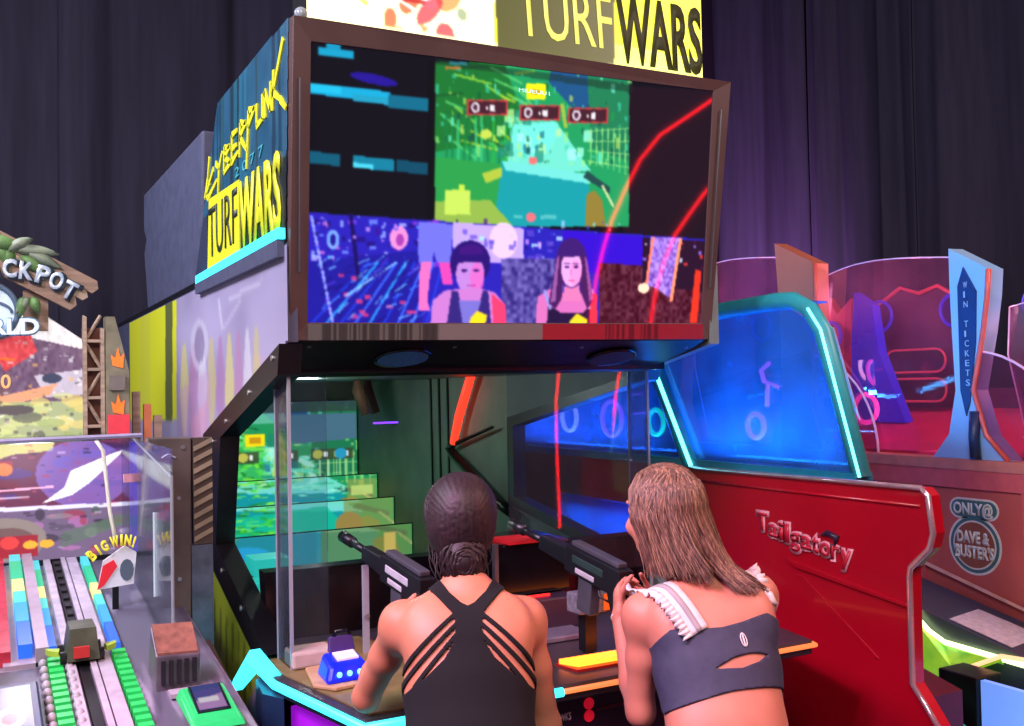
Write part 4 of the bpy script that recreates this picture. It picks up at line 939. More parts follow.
# blue violet corner light and clear side sheet
MB().box((0.505, 4.06, 1.0), (0.525, 4.12, 1.42)).build('violet_tube', glow('violet_led', (70, 60, 230), 1.2), jack)
sd = MB().box((0.487, 3.05, 0.86), (0.493, 4.2, 1.44)).build('side_glass', M_acr, jack)
MB().tube([(0.49, 3.40, 1.22), (0.49, 3.40, 0.95)], 0.003, 6).build('white_led', glow('white_led', (235, 240, 255), 1.0), sd)
MB().tube([(0.49, 3.05, 0.86), (0.49, 3.05, 1.36), (0.49, 3.9, 1.445)], 0.005, 6).build('glass_edge', M_edge, sd)
MB().box((0.46, 3.9, 1.28), (0.52, 3.92, 1.31)).build('pink_badge', mat('pink_badge', (220, 150, 160), .4), sd)
# BIG WIN burst
bw = MB().prism([(0.335, 0.963), (0.446, 0.972), (0.456, 1.075), (0.42, 1.10), (0.352, 1.055)], 'y', 3.55, 3.562).build('win_sign', mat('white_print_board', (214, 212, 220), .5, emit=(214, 212, 220), power=.2), jack)
MB().box((0.38, 3.552, 0.88), (0.40, 3.56, 0.975)).build('sign_foot', M_black, bw)
MB().prism([(0.333, 0.963), (0.355, 0.977), (0.395, 1.035), (0.384, 1.057), (0.351, 1.04)], 'y', 3.545, 3.55).build('red_burst', mat('red_burst', (222, 40, 52), .5, emit=(222, 30, 50), power=.3), bw)
MB().disc((0.425, 3.55, 1.02), (0, -1, 0), 0.022, 0.004, 12, ry=0.036).build('grey_figure', mat('slate_figure', (92, 106, 120), .5), bw)
wd_ = [.021, .007, .021, .026, .007, .021, .007]; cum = 0.0; tot = sum(wd_)+.004*6
for chh, wl in zip('BIGWIN!', wd_):
    t = cum/tot; al = math.radians(44-62*(cum+wl/2)/tot); cum += wl+.004
    d = Vector((math.cos(al), 0, math.sin(al)))
    x = 0.318+0.128*t; z = 1.045+0.060*math.sin(math.pi*(t*.62+.08))
    lettering(chh, (x, 3.54, z), d, (-d.z, 0, d.x), 0.034, mat('yellow_sign_letter', (236, 220, 50), .5, emit=(236, 216, 40), power=.4), bw, width=wl, depth=.005, bold=.05, name='letter')
# corner post of brown steel with striped plate
po = MB().prism([(0.485, 1.455), (0.628, 1.452), (0.622, 0.80), (0.53, 0.76), (0.545, 1.28)], 'y', 3.50, 3.56).build('corner_post', M_brown, jack, bevel=.004)
for x, z in ((0.515, 1.42), (0.60, 1.42), (0.585, 1.25), (0.585, 0.98)): MB().disc((x, 3.50, z), (0, -1, 0), 0.007, 0.004, 8).build('rivet', M_bolt, po)
MB().tube([(0.53, 3.498, 1.385), (0.55, 3.496, 1.40), (0.575, 3.498, 1.385)], 0.004, 5).build('cable_clip', M_bolt, po)
st = MB().box((0.632, 3.50, 1.09), (0.696, 3.54, 1.45)).build('striped_plate', mat('dark_brown_plate', (84, 66, 58), .5), jack)
for k in range(9):
    z = 1.10+k*0.038
    MB().prism([(0.634, z), (0.695, z+.03), (0.695, z+.046), (0.634, z+.016)], 'y', 3.494, 3.50).build('stripe', mat('tan_stripe', (158, 136, 112), .5), st)
MB().box((0.625, 3.50, 0.74), (0.695, 3.55, 1.088)).build('post_plate', mat('blue_grey_steel', (108, 112, 130), .4, .4, var=.3), jack)
# slotted bin
sb = MB().hexa([(0.405, 2.80, .80), (0.52, 2.80, .80), (0.52, 2.95, .80), (0.405, 2.95, .80), (0.405, 2.80, .905), (0.52, 2.80, .90), (0.52, 2.90, .96), (0.405, 2.90, .965)]).build('ticket_bin', mat('bin_steel', (104, 96, 106), .4, .3, var=.3), jack, bevel=.004)
MB().hexa([(0.41, 2.803, .907), (0.515, 2.803, .902), (0.515, 2.897, .960), (0.41, 2.897, .965), (0.41, 2.803, .913), (0.515, 2.803, .908), (0.515, 2.897, .966), (0.41, 2.897, .971)]).build('bin_lid', mat('rust_lid', (132, 86, 70), .5, var=.4, scale=30), sb)
for k in range(5):
    x = 0.418+k*0.02; MB().box((x, 2.792, .83), (x+.011, 2.802, .892)).build('bin_slot', mat('slot_dark', (26, 18, 34), .5), sb)
MB().box((0.43, 2.72, .812), (0.52, 2.77, .823)).build('bin_plaque', mat('pale_plaque', (170, 160, 172), .5), jack)

# card reader on the jackpot game
gr = thing('card_reader', (0.50, 2.58, 0.805), 'bright green card reader with small screen on the jackpot game', 'card reader', 'swipe card readers')
MB().hexa([(0.435, 2.45, .802), (0.565, 2.45, .802), (0.565, 2.70, .815), (0.435, 2.70, .815), (0.445, 2.47, .812), (0.555, 2.47, .812), (0.555, 2.69, .845), (0.445, 2.69, .845)]).build('reader_body', mat('green_plastic', (40, 190, 100), .35, emit=(20, 200, 90), power=.3), gr, bevel=.008)
sc = MB().hexa([(0.462, 2.53, .815), (0.542, 2.53, .815), (0.542, 2.665, .842), (0.462, 2.665, .842), (0.462, 2.53, .824), (0.542, 2.53, .824), (0.542, 2.665, .852), (0.462, 2.665, .852)]).build('reader_bezel', M_gloss, gr)
c = Canvas(40, 30, [(0, 0), (100, 0), (100, 100), (0, 100)], (70, 60, 150)); c.poly([(0, 60), (100, 40), (100, 100), (0, 100)], (190, 140, 200)); c.rect(10, 50, 80, 70, (240, 230, 240)); c.rect(0, 0, 100, 20, (40, 60, 140)); c.blur(1)
picture(c, [(0.468, 2.66, .8525), (0.536, 2.66, .8525), (0.536, 2.537, .8265), (0.468, 2.537, .8265)], 'reader_screen', paint_mat('small_screen'), sc)
# small lamp over the pictures: the game's own top light
point_lamp('jackpot_lamp', (0.15, 3.75, 1.38), 6, (0.95, 0.85, 1.0), .12)

# ================================================================ the red cabinet with blue canopy
M_redp = mat('gloss_red_panel', (178, 8, 34), 0.28, var=0.08, scale=3, coat=0.4)
M_teal = mat('teal_tube_frame', (50, 165, 175), 0.4, 0.0, var=.15)
M_cy2 = glow('canopy_cyan_led', (110, 240, 250), 3.2)
M_bluea = clear('blue_acrylic', tint=(165, 200, 245), haze=0.26, hazecol=(70, 165, 240), gloss=0.05, refl=0.4)
redc = thing('toss_game_cabinet', (3.0, 3.3, 0), 'glossy red game cabinet with blue canopy and cyan neon rim beside the long haired player', 'arcade machine')
RX = 2.62
# side panel profile (y, z): stepped nose toward the aisle
prof = [(5.2, 1.25), (3.36, 1.25), (2.19, 1.258), (2.165, 1.235), (2.15, 1.12), (2.165, 1.07), (2.24, 1.0), (2.245, 0.97), (2.245, 0.63), (2.2, 0.58), (2.15, 0.52), (2.12, 0.0), (5.2, 0.0)]
hole = [(4.45, 1.05), (3.5, 1.05), (3.5, 0.62), (4.45, 0.62)]
rp = MB()
rp.prism([(5.2, 1.25), (3.5, 1.25), (3.5, 1.06), (5.2, 1.06)], 'x', RX, RX+0.05)
rp.prism([(5.2, 1.06), (4.45, 1.06), (4.45, 0.0), (5.2, 0.0)], 'x', RX, RX+0.05)
rp.prism([(4.45, 0.60), (3.5, 0.60), (3.5, 0.0), (4.45, 0.0)], 'x', RX, RX+0.05)
rp.prism([(3.5, 1.25)]+prof[2:12]+[(3.5, 0.0)], 'x', RX, RX+0.05)
red_side = rp.build('side_panel', M_redp, redc)
MB().prism(hole, 'x', RX+0.015, RX+0.025).build('lower_window', M_bluea, redc)
# chrome edge along the nose
edge = prof[1:12]
MB().tube([(RX-0.004, y, z) for y, z in edge], 0.010, 6).build('nose_trim', mat('pink_chrome', (236, 190, 200), .15, .7), red_side, True)
# raised swage lines and grooves
MB().tube([(RX-0.002, 3.3, 1.20), (RX-0.002, 2.2, 1.20)], 0.006, 6).build('swage_line', M_redp, red_side, True)
MB().prism([(2.80, 0.955), (2.25, 0.885), (2.25, 0.87), (2.75, 0.925)], 'x', RX-0.012, RX+0.01).build('swage_ridge', M_redp, red_side, bevel=.004)
MB().prism([(2.75, 0.90), (2.72, 0.90), (2.38, 0.68), (2.40, 0.68)], 'x', RX-0.004, RX+0.01).build('swage_ridge', M_redp, red_side)
# body behind the side panel
MB().prism([(5.2, 0), (2.3, 0), (2.3, 0.55), (2.6, 0.62), (5.2, 0.62)], 'x', RX+0.05, 2.92).build('cabinet_body', mat('maroon_body', (90, 16, 30), .5), redc)
# outlined logo
M_lg = mat('pale_outline', (236, 150, 168), .4)
M_lr = mat('logo_red_fill', (206, 30, 58), .4)
lx = 2.955
for i, chh in enumerate('Tailgatory'):
    wdt = [0.058, 0.05, 0.026, 0.026, 0.05, 0.05, 0.034, 0.05, 0.038, 0.05][i]
    z = 1.028-0.006*i+(0.01 if i == 0 else 0)
    lettering(chh, (RX-0.003, lx, z), (0, -1, 0), (0, 0, 1), 0.075, M_lg, red_side, width=wdt+0.014, depth=.003, bold=.07, name='logo_letter')
    lettering(chh, (RX-0.006, lx-0.006, z+0.003), (0, -1, 0), (0, 0, 1), 0.069, M_lr, red_side, width=wdt, depth=.003, bold=.012, name='logo_letter_fill')
    lx -= wdt+0.004
MB().tube([(RX-0.008, 2.62, 1.058), (RX-0.008, 2.59, 1.071), (RX-0.008, 2.545, 1.058), (RX-0.008, 2.555, 1.033)], [0.003, 0.010, 0.012, 0.004], 8).build('logo_ball', mat('navy_ball', (50, 30, 60), .4), red_side, True)
# canopy: side frame tube with neon, blue sheet, roof sheet, far side frame
def canopy(x, far=False):
    top = [(3.66, 1.78), (3.56, 1.86), (3.40, 1.885), (2.86, 1.905), (2.76, 1.90), (2.68, 1.86), (2.62, 1.78), (2.46, 1.27)]
    t = MB().tube([(x, y, z) for y, z in top], 0.033, 8).build('canopy_tube', M_teal, redc, True)
    MB().tube([(x-0.026, y-0.014, z+0.004) for y, z in top[5:]], 0.006, 6).build('canopy_neon', M_cy2, t, True)
    d = MB().tube([(x, 3.66, 1.76), (x, 3.37, 1.26)], 0.045, 8).build('canopy_strut', M_teal, redc, True)
    MB().tube([(x-0.04, 3.63, 1.75), (x-0.04, 3.34, 1.26)], 0.009, 6).build('strut_neon', M_cy2, d, True)
    return t
canopy(RX+0.03)
MB().prism([(3.62, 1.74), (3.50, 1.86), (2.80, 1.885), (2.68, 1.82), (2.48, 1.27), (3.36, 1.27)], 'x', RX+0.02, RX+0.028).build('canopy_sheet', M_bluea, redc)
MB().prism([(5.1, 1.27), (3.46, 1.27), (3.66, 1.70), (5.1, 1.62)], 'x', RX+0.02, RX+0.028).build('rear_sheet', M_bluea, redc)
MB().hexa([(RX+.03, 3.45, 1.88), (2.9, 3.45, 1.88), (2.9, 2.84, 1.905), (RX+.03, 2.84, 1.905), (RX+.03, 3.45, 1.886), (2.9, 3.45, 1.886), (2.9, 2.84, 1.911), (RX+.03, 2.84, 1.911)]).build('canopy_roof', M_bluea, redc)
MB().box((RX-.003, 2.46, 1.252), (2.70, 5.2, 1.285)).build('canopy_sill', mat('teal_sill', (20, 120, 150), .4), redc)
# pale diagonal visor inside the canopy
MB().prism([(2.80, 1.78), (2.70, 1.80), (2.60, 1.50), (2.585, 1.46)], 'x', 2.78, 2.786).build('visor', mat('pale_visor', (170, 180, 200), .4), redc)
# interior target rings and lamps
M_pk = glow('pink_ring', (255, 70, 180), 3.0); M_gn = glow('green_ring', (30, 230, 90), 3.0); M_wp = glow('rose_ring', (255, 170, 200), 3.5)
bkp = MB().box((2.93, 3.3, 0.62), (2.96, 5.2, 1.26)).build('inner_wall', mat('blue_inner', (30, 70, 150), .5), redc)
def ring(c, r, m, parent, tr=0.012, axis='x'):
    pts = [(c[0], c[1]+r*math.cos(t), c[2]+r*math.sin(t)) for t in np.linspace(0, 2*math.pi, 24, endpoint=False)]
    return MB().tube(pts, tr, 6, closed=True).build('target_ring', m, parent, True)
for (y, z, r, m) in [(4.72, 1.43, .075, M_wp), (4.30, 1.43, .09, M_pk), (3.92, 1.42, .06, M_gn), (3.22, 1.42, .05, M_pk)]:
    ring((2.86, y, z), r, m, redc)
for y, z, l in ((4.15, 1.55, .12), (4.1, 1.46, .14)):
    MB().tube([(2.86, y, z), (2.86, y-l, z+.01)], 0.008, 6).build('pink_bar', M_pk, redc)
MB().tube([(2.86, 3.16, 1.60), (2.86, 3.18, 1.65), (2.86, 3.13, 1.68)], 0.010, 6).build('pink_hook', M_pk, redc, True)
MB().tube([(2.86, 3.15, 1.50), (2.86, 3.14, 1.60), (2.86, 3.08, 1.58)], 0.010, 6).build('pink_hook', M_pk, redc, True)
def strip_lamp(name, loc, target, sx, sy, power, color):
    l = bpy.data.lights.new(name, 'AREA'); l.shape = 'RECTANGLE'; l.size = sx; l.size_y = sy; l.energy = power; l.color = color
    o = bpy.data.objects.new(name, l); COL.objects.link(o); o.location = loc
    o.rotation_euler = (math.pi if target[2] > loc[2] else 0.0, 0, 0); return o
strip_lamp('canopy_sill_lamp', (2.80, 2.95, 1.295), (2.76, 2.95, 1.9), .10, .7, 26, (0.03, 0.42, 1.0))
strip_lamp('rear_sill_lamp', (2.80, 4.25, 1.295), (2.76, 4.25, 1.9), 0.10, 1.2, 30, (0.05, 0.35, 1.0))
strip_lamp('lower_window_lamp', (2.78, 4.0, 1.02), (2.72, 4.0, .5), .06, .8, 14, (0.05, 0.40, 1.0))

# ================================================================ the ticket machine with tall wings on the far right
M_rose = mat('rose_panel', (196, 92, 80), 0.4, var=.15, scale=3)
M_rosef = mat('rose_frame', (206, 92, 92), 0.4, var=.1)
M_sh = clear('shield_acrylic', tint=(225, 205, 220), haze=0.07, hazecol=(230, 150, 190), gloss=0.03, refl=0.2)
tick = thing('ticket_tower_machine', (4.2, 3.4, 0), 'wide rose coloured ticket machine with tall curved wings and clear rounded shields', 'arcade machine')
WX = 3.72
MB().box((WX+.03, 1.9, 0.0), (4.9, 5.4, 1.22)).build('cabinet_body', M_rose, tick)
MB().box((WX-.005, 1.9, 1.21), (4.9, 5.4, 1.255)).build('cabinet_top', mat('peach_top', (200, 120, 104), .5), tick)
MB().box((WX, 1.9, 1.13), (WX+.03, 5.4, 1.21)).build('top_rail', M_rosef, tick)
for y in (2.60, 3.13, 3.66, 4.2):
    MB().box((WX, y-.025, 0.60), (WX+.03, y+.025, 1.13)).build('stile', M_rosef, tick)
for y in (2.07, 2.60, 3.13, 3.66):
    MB().box((WX+.012, y+.025, 0.55), (WX+.03, y+.505, 1.13)).build('front_panel', M_rose, tick, bevel=.004)
MB().hexa([(WX-.006, 2.62, .655), (WX, 2.62, .655), (WX, 3.1, .775), (WX-.006, 3.1, .775), (WX-.006, 2.62, .668), (WX, 2.62, .668), (WX, 3.1, .79), (WX-.006, 3.1, .79)]).build('pale_trim', mat('peach_trim', (240, 180, 160), .4), tick)
# badge: pill above, ring below
M_cream = mat('cream_print', (226, 218, 196), .5); M_tealp = mat('teal_print', (70, 110, 106), .5); M_brz = mat('bronze_print', (150, 84, 60), .5)
LBX = WX+.012
by, bz = 2.855, 0.91
pill = [(by+.115*sx+.025*math.cos(t)*sx*0+(.035*math.cos(t)), 1.065+.035*math.sin(t)) for sx, t in []]
def pillpoly(hw, r, cy, cz): return [(cy+hw+r*math.cos(t), cz+r*math.sin(t)) for t in np.linspace(-math.pi/2, math.pi/2, 8)]+[(cy-hw+r*math.cos(t), cz+r*math.sin(t)) for t in np.linspace(math.pi/2, 1.5*math.pi, 8)]
bd = MB().prism(pillpoly(.075, .045, 2.855, 1.045), 'x', LBX-.002, LBX).build('badge_pill', M_cream, tick)
MB().prism(pillpoly(.075, .036, 2.855, 1.045), 'x', LBX-.003, LBX-.001).build('badge_pill_fill', M_tealp, bd)
lettering('ONLY@', (LBX-.003, 2.955, 1.02), (0, -1, 0), (0, 0, 1), .05, M_cream, bd, width=.195, depth=.002, bold=.03)
dsk = MB().disc((LBX, 2.855, 0.892), (-1, 0, 0), .128, .002, 40).build('badge_disc', M_cream, tick)
MB().disc((LBX-.002, 2.855, 0.892), (-1, 0, 0), .118, .001, 40).build('badge_ring', M_tealp, dsk)
MB().disc((LBX-.003, 2.855, 0.892), (-1, 0, 0), .104, .001, 40).build('badge_inner', M_cream, dsk)
MB().disc((LBX-.004, 2.855, 0.892), (-1, 0, 0), .097, .001, 40).build('badge_core', M_brz, dsk)
lettering('DAVE &', (LBX-.005, 2.94, 0.90), (0, -1, 0), (0, 0, 1), .05, M_cream, dsk, width=.16, depth=.002, bold=.05)
lettering("BUSTER'S", (LBX-.005, 2.95, 0.838), (0, -1, 0), (0, 0, 1), .05, M_cream, dsk, width=.19, depth=.002, bold=.05)
# wings: tall curved fins standing on the cabinet top, waisted low down and flared at the foot
def wing(yc, rows, facem, rimm, halves=None):
    """rows: (z left, y left, z right, y right) offsets from the foot upward"""
    vs = []; n = len(rows)
    for (zl, yl, zr, yr) in rows:
        vs += [(WX+.02, yc+yl, zl), (WX+.02, yc+yr, zr), (WX+.10, yc+yl-.01, zl), (WX+.10, yc+yr-.01, zr)]
    fs = []
    for i in range(n-1):
        a = i*4
        fs += [(a, a+1, a+5, a+4), (a+2, a+6, a+7, a+3), (a, a+4, a+6, a+2), (a+1, a+3, a+7, a+5)]
    fs += [(0, 2, 3, 1), (n*4-4, n*4-3, n*4-1, n*4-2)]
    w = MB().add(vs, fs).build('wing', facem, tick)
    MB().tube([(WX+.018, yc+yr, zr) for (zl, yl, zr, yr) in rows], 0.011, 6).build('wing_rim', rimm, w, True)
    return w
M_wb = mat('blue_white_wing', (176, 200, 220), .35, var=.2, scale=2, col2=(120, 170, 220))
M_wo = mat('copper_wing', (200, 110, 86), .35, var=.12, scale=2)
M_rim = mat('coral_rim', (222, 96, 86), .35)
R0 = 1.256
w2 = wing(2.85, [(R0, .21, R0, -.16), (1.36, .125, 1.36, -.06), (1.55, .085, 1.55, -.005), (1.80, .095, 1.80, -.06), (2.0, .10, 1.95, -.085), (2.17, .10, 2.06, -.095)], M_wb, M_rim)
cw = [(R0, .22, R0, -.16), (1.5, .12, 1.5, -.08), (1.8, .12, 1.8, -.12), (2.05, .13, 2.0, -.14), (2.34, .15, 2.2, -.14)]
w1 = wing(3.88, cw, M_wo, M_rim)
w3 = wing(4.95, cw, M_wo, M_rim)
lab = [(2.905, 2.0), (2.875, 2.08), (2.815, 1.97), (2.825, 1.75), (2.86, 1.50), (2.88, 1.44), (2.905, 1.55)]
MB().prism(lab, 'x', WX+.012, WX+.022).build('wing_label', mat('deep_blue_label', (26, 56, 110), .4), w2)
M_pt = mat('pale_text', (150, 180, 210), .5)
for i, chh in enumerate('WIN TICKETS'):
    if chh == ' ': continue
    lettering(chh, (WX+.012, 2.875, 1.99-i*.042), (0, -1, 0), (0, 0, 1), .028, M_pt, w2, width=.008 if chh == 'I' else .02, depth=.002, name='letter')
MB().tube([(WX+.01, 2.835, 1.46), (WX+.0, 2.835, 1.35), (WX, 2.83, 1.262)], 0.022, 8).build('wing_foot', mat('navy_foot', (34, 50, 90), .4), w2, True)
# back wall of the play area, holes and rings
M_mar = mat('maroon_back', (92, 40, 62), .5, var=.2); M_pink = mat('hot_pink_field', (214, 48, 92), .45, var=.2, scale=4)
pb = MB().prism([(2.0, 1.255), (5.3, 1.255), (5.3, 1.55), (2.0, 1.55)], 'x', 4.50, 4.56).build('play_back', M_mar, tick)
MB().hexa([(WX+.1, 2.0, 1.256), (4.5, 2.0, 1.256), (4.5, 5.3, 1.256), (WX+.1, 5.3, 1.256), (WX+.1, 2.0, 1.27), (4.5, 2.0, 1.45), (4.5, 5.3, 1.45), (WX+.1, 5.3, 1.27)]).build('play_field', M_pink, tick)
M_bl = glow('blue_ring_led', (40, 50, 230), .9); M_gr2 = glow('green_ring_led', (30, 220, 110), 1.1)
M_cor = glow('coral_line', (255, 80, 90), .55)
def unit(yc, s=1.0):
    MB().prism([(yc-.36, 1.5), (yc+.36, 1.5), (yc+.30, 2.0), (yc+.16, 2.08), (yc-.16, 2.08), (yc-.30, 2.0)], 'x', 4.43, 4.50).build('score_board', mat('plum_board', (70, 34, 56), .5), tick)
    for dy in (.24, -.24):
        d = MB().disc((4.43, yc+dy, 1.955), (-1, 0, 0), .075, .012, 24).build('blue_port', mat('navy_port', (30, 24, 90), .4), tick)
        pts = [(4.415, yc+dy+.082*math.cos(t), 1.955+.082*math.sin(t)) for t in np.linspace(0, 2*math.pi, 24, endpoint=False)]
        MB().tube(pts, .010, 6, closed=True).build('port_ring', M_bl, d, True)
    for z in (1.70, 1.545):
        p = pillpoly(.13, .055, yc, z)
        sl = MB().prism(p, 'x', 4.40, 4.43).build('score_slot', mat('slot_black', (34, 16, 26), .8), tick)
        MB().tube([(4.398, a, b) for a, b in pillpoly(.135, .06, yc, z)], .006, 5, closed=True).build('slot_rim', M_cor, sl, True)
    MB().tube([(4.42, yc+.25, 2.02), (4.42, yc+.1, 2.10), (4.42, yc-.02, 2.06), (4.42, yc-.14, 2.09), (4.42, yc-.26, 2.02)], .010, 6).build('coral_crest', M_cor, tick, True)
unit(3.70); unit(4.65); unit(2.75)
# blue divider fin left of the middle unit
MB().prism([(3.95, 1.38), (3.60, 1.38), (3.76, 1.75), (3.80, 2.0), (3.92, 2.08), (3.95, 1.8)], 'x', 4.2, 4.26).build('divider_fin', mat('royal_blue_fin', (40, 50, 210), .4, emit=(30, 40, 230), power=.6), tick)
MB().prism([(4.35, 1.5), (4.02, 1.5), (4.04, 2.06), (4.14, 1.98), (4.22, 2.08), (4.35, 2.0)], 'x', 4.3, 4.36).build('pink_crest', mat('pink_crest', (226, 70, 90), .45), tick)
ring((4.285, 4.18, 1.86), .075, M_bl, tick)
# clear shields: bowed sheets between wings, and quarter-round side shields
def bowed(y0, y1, ztop, name):
    n = 16; vs = []; fs = []
    for k in (0, .006):
        for i in range(n+1):
            t = i/n; y = y0+(y1-y0)*t; x = WX+.12-.10*math.sin(math.pi*t)+k
            inset = .10*(1-abs(2*t-1))*0
            vs += [(x+.05, y0+.06+(y1-y0-.12)*t, 1.262), (x, y, 1.7), (x+.02, y, ztop+.03*math.sin(math.pi*t))]
    R = (n+1)*3
    for s in (0, 1):
        for i in range(n):
            for k in (0, 1):
                a = s*R+i*3+k; f = (a, a+1, a+4, a+3); fs.append(f if s else f[::-1])
    for i in range(n):
        for k in (0, 2): a = i*3+k; fs.append((a, a+3, a+3+R, a+R))
    o = raw(name, vs, fs, M_sh, tick, smooth=False)
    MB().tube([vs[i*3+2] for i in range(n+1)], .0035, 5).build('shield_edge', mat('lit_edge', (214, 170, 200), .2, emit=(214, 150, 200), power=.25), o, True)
    for e in (0, n): MB().tube([vs[e*3+k] for k in range(3)], .004, 5).build('shield_edge', MATS['lit_edge'], o, True)
    return o
bowed(2.97, 3.80, 2.14, 'front_shield'); bowed(4.02, 4.85, 2.27, 'front_shield'); bowed(1.95, 2.75, 1.9, 'front_shield')
def quarter(yc, r, sgn):
    arc = [(yc+sgn*r*math.cos(t), 1.26+r*math.sin(t)) for t in np.linspace(0, math.pi/2, 14)]
    o = MB().prism(arc+[(yc, 1.26)], 'x', WX+.03, WX+.036).build('quarter_shield', M_sh, tick)
    MB().tube([(WX+.033, a, b) for a, b in arc], .006, 5).build('shield_edge', MATS['lit_edge'], o, True)
quarter(3.86, .48, -1); quarter(2.88, .46, -1)
for y in (3.60, 3.26): pass
ring((WX+.2, 3.60, 1.46), .07, M_pk, tick); 
for y, m in ((2.44, M_bl), (2.33, M_gr2)): ring((WX+.3, y, 1.46), .055, m, tick)
point_lamp('ticket_lamp', (4.05, 3.4, 2.05), 12, (1.0, 0.35, 0.55), .08)
point_lamp('ticket_lamp', (4.05, 4.5, 2.1), 12, (1.0, 0.30, 0.60), .08)
point_lamp('ticket_lamp', (4.1, 2.5, 1.75), 5, (1.0, 0.30, 0.45), .08)

# sloping lit deck in front of the ticket machine
deck = thing('lit_deck', (3.3, 2.4, 0), 'low sloping deck with lime green and white light edges below the round badge', 'arcade machine')
MB().box((3.0, 1.5, 0.0), (WX-.015, 3.3, .22)).build('deck_body', mat('navy_deck', (28, 34, 58), .4), deck)
MB().hexa([(3.42, 1.6, .22), (3.70, 1.6, .22), (3.70, 3.2, .22), (3.42, 3.2, .22), (3.42, 1.6, .387), (3.70, 1.6, .405), (3.70, 3.2, .738), (3.42, 3.2, .72)]).build('deck_ledge', mat('slate_ledge', (70, 72, 92), .3), deck)
lp_ = [(3.405, 2.91, .625), (3.405, 2.75, .54), (3.405, 2.5, .53), (3.30, 2.43, .575), (3.25, 2.58, .49), (3.2, 2.735, .385)]
MB().add([p for p in lp_]+[(x+.004, y, z-.014) for x, y, z in lp_], [(0, 1, 2, 3, 4, 5), (11, 10, 9, 8, 7, 6)]+[(k, (k+1) % 6, (k+1) % 6+6, k+6) for k in range(6)]).build('lime_shelf', mat('lime_panel', (90, 180, 50), .35, emit=(100, 200, 40), power=.5, var=.5, scale=5, col2=(200, 210, 60)), deck)
M_lime = glow('lime_white_led', (225, 255, 170), 3.0)
MB().tube([(3.40, 2.91, .70), (3.40, 2.895, .63), (3.40, 2.83, .58), (3.40, 2.753, .548), (3.40, 2.41, .537), (3.40, 1.9, .50)], .011, 6).build('light_edge', M_lime, deck, True)
MB().tube([(3.2, 2.76, .36), (3.2, 2.735, .388), (3.25, 2.58, .495), (3.30, 2.43, .58), (3.33, 2.1, .60)], .009, 6).build('lip_light', glow('peach_edge', (255, 190, 140), 1.6), deck, True)
MB().box((3.12, 2.40, .22), (3.26, 2.56, .535)).build('deck_box', M_black, deck, bevel=.006)
MB().box((3.125, 1.75, .22), (3.15, 2.385, .53)).build('blue_panel', mat('blue_lit_panel', (90, 130, 240), .3, emit=(120, 165, 255), power=.8, var=.3, scale=3), deck)
MB().tube([(3.02, 2.60, .47), (3.05, 2.30, .33)], .012, 6).build('teal_bar', mat('teal_bar', (40, 150, 130), .35, emit=(30, 150, 120), power=.3), deck)
MB().box((3.01, 2.30, .22), (3.06, 2.62, .32)).build('bar_foot', M_black, deck)
# loose printed sheet lying on the ledge
def LZ(x, y): a = .387+(y-1.6)*.2081; b = .405+(y-1.6)*.2081; return a+(b-a)*(x-3.42)/.28
pp = [(3.445, 2.49), (3.64, 2.50), (3.63, 2.77), (3.44, 2.76)]
card = MB().hexa([(x, y, LZ(x, y)+.003) for x, y in pp]+[(x, y, LZ(x, y)+.006) for x, y in pp]).build('printed_sheet', mat('pink_paper', (226, 204, 214), .6, var=.15, scale=40), None)
tag(card, 'pale printed sheet lying on the dark ledge below the round badge', 'paper')

# red light arch standing behind the viewer's right shoulder; its glow mirrors in the big screen
arch = thing('red_light_arch', (5.0, -1.2, 0), 'red glowing light arch mirrored as thin curves in the big screen', 'light arch')
A_ = [(5.60, -1.2, 3.15), (5.438, -1.2, 3.058), (5.229, -1.2, 2.912), (4.95, -1.2, 2.721), (4.78, -1.2, 2.504), (4.666, -1.2, 2.252), (4.572, -1.2, 2.002), (4.516, -1.2, 1.753), (4.479, -1.2, 1.504), (4.472, -1.2, 1.254), (4.475, -1.2, 1.0), (4.49, -1.2, .35)]
B_ = [(5.62, -1.2, 2.45), (5.468, -1.2, 2.27), (5.354, -1.2, 2.109), (5.224, -1.2, 1.915), (5.143, -1.2, 1.681), (5.095, -1.2, 1.439), (5.08, -1.2, 1.179), (5.08, -1.2, 1.0), (5.09, -1.2, .35)]
M_arc = glow('red_neon', (255, 26, 30), 26.0)
for pts in (A_, B_): MB().tube(pts, .014, 8).build('neon_tube', M_arc, arch, True)
for x in (4.475, 5.08): MB().box((x-.05, -1.28, 0), (x+.05, -1.14, .36)).build('arch_post', M_black, arch)
MB().box((4.3, -1.4, 0.0), (5.3, -1.0, .06)).build('arch_base', M_black, arch)

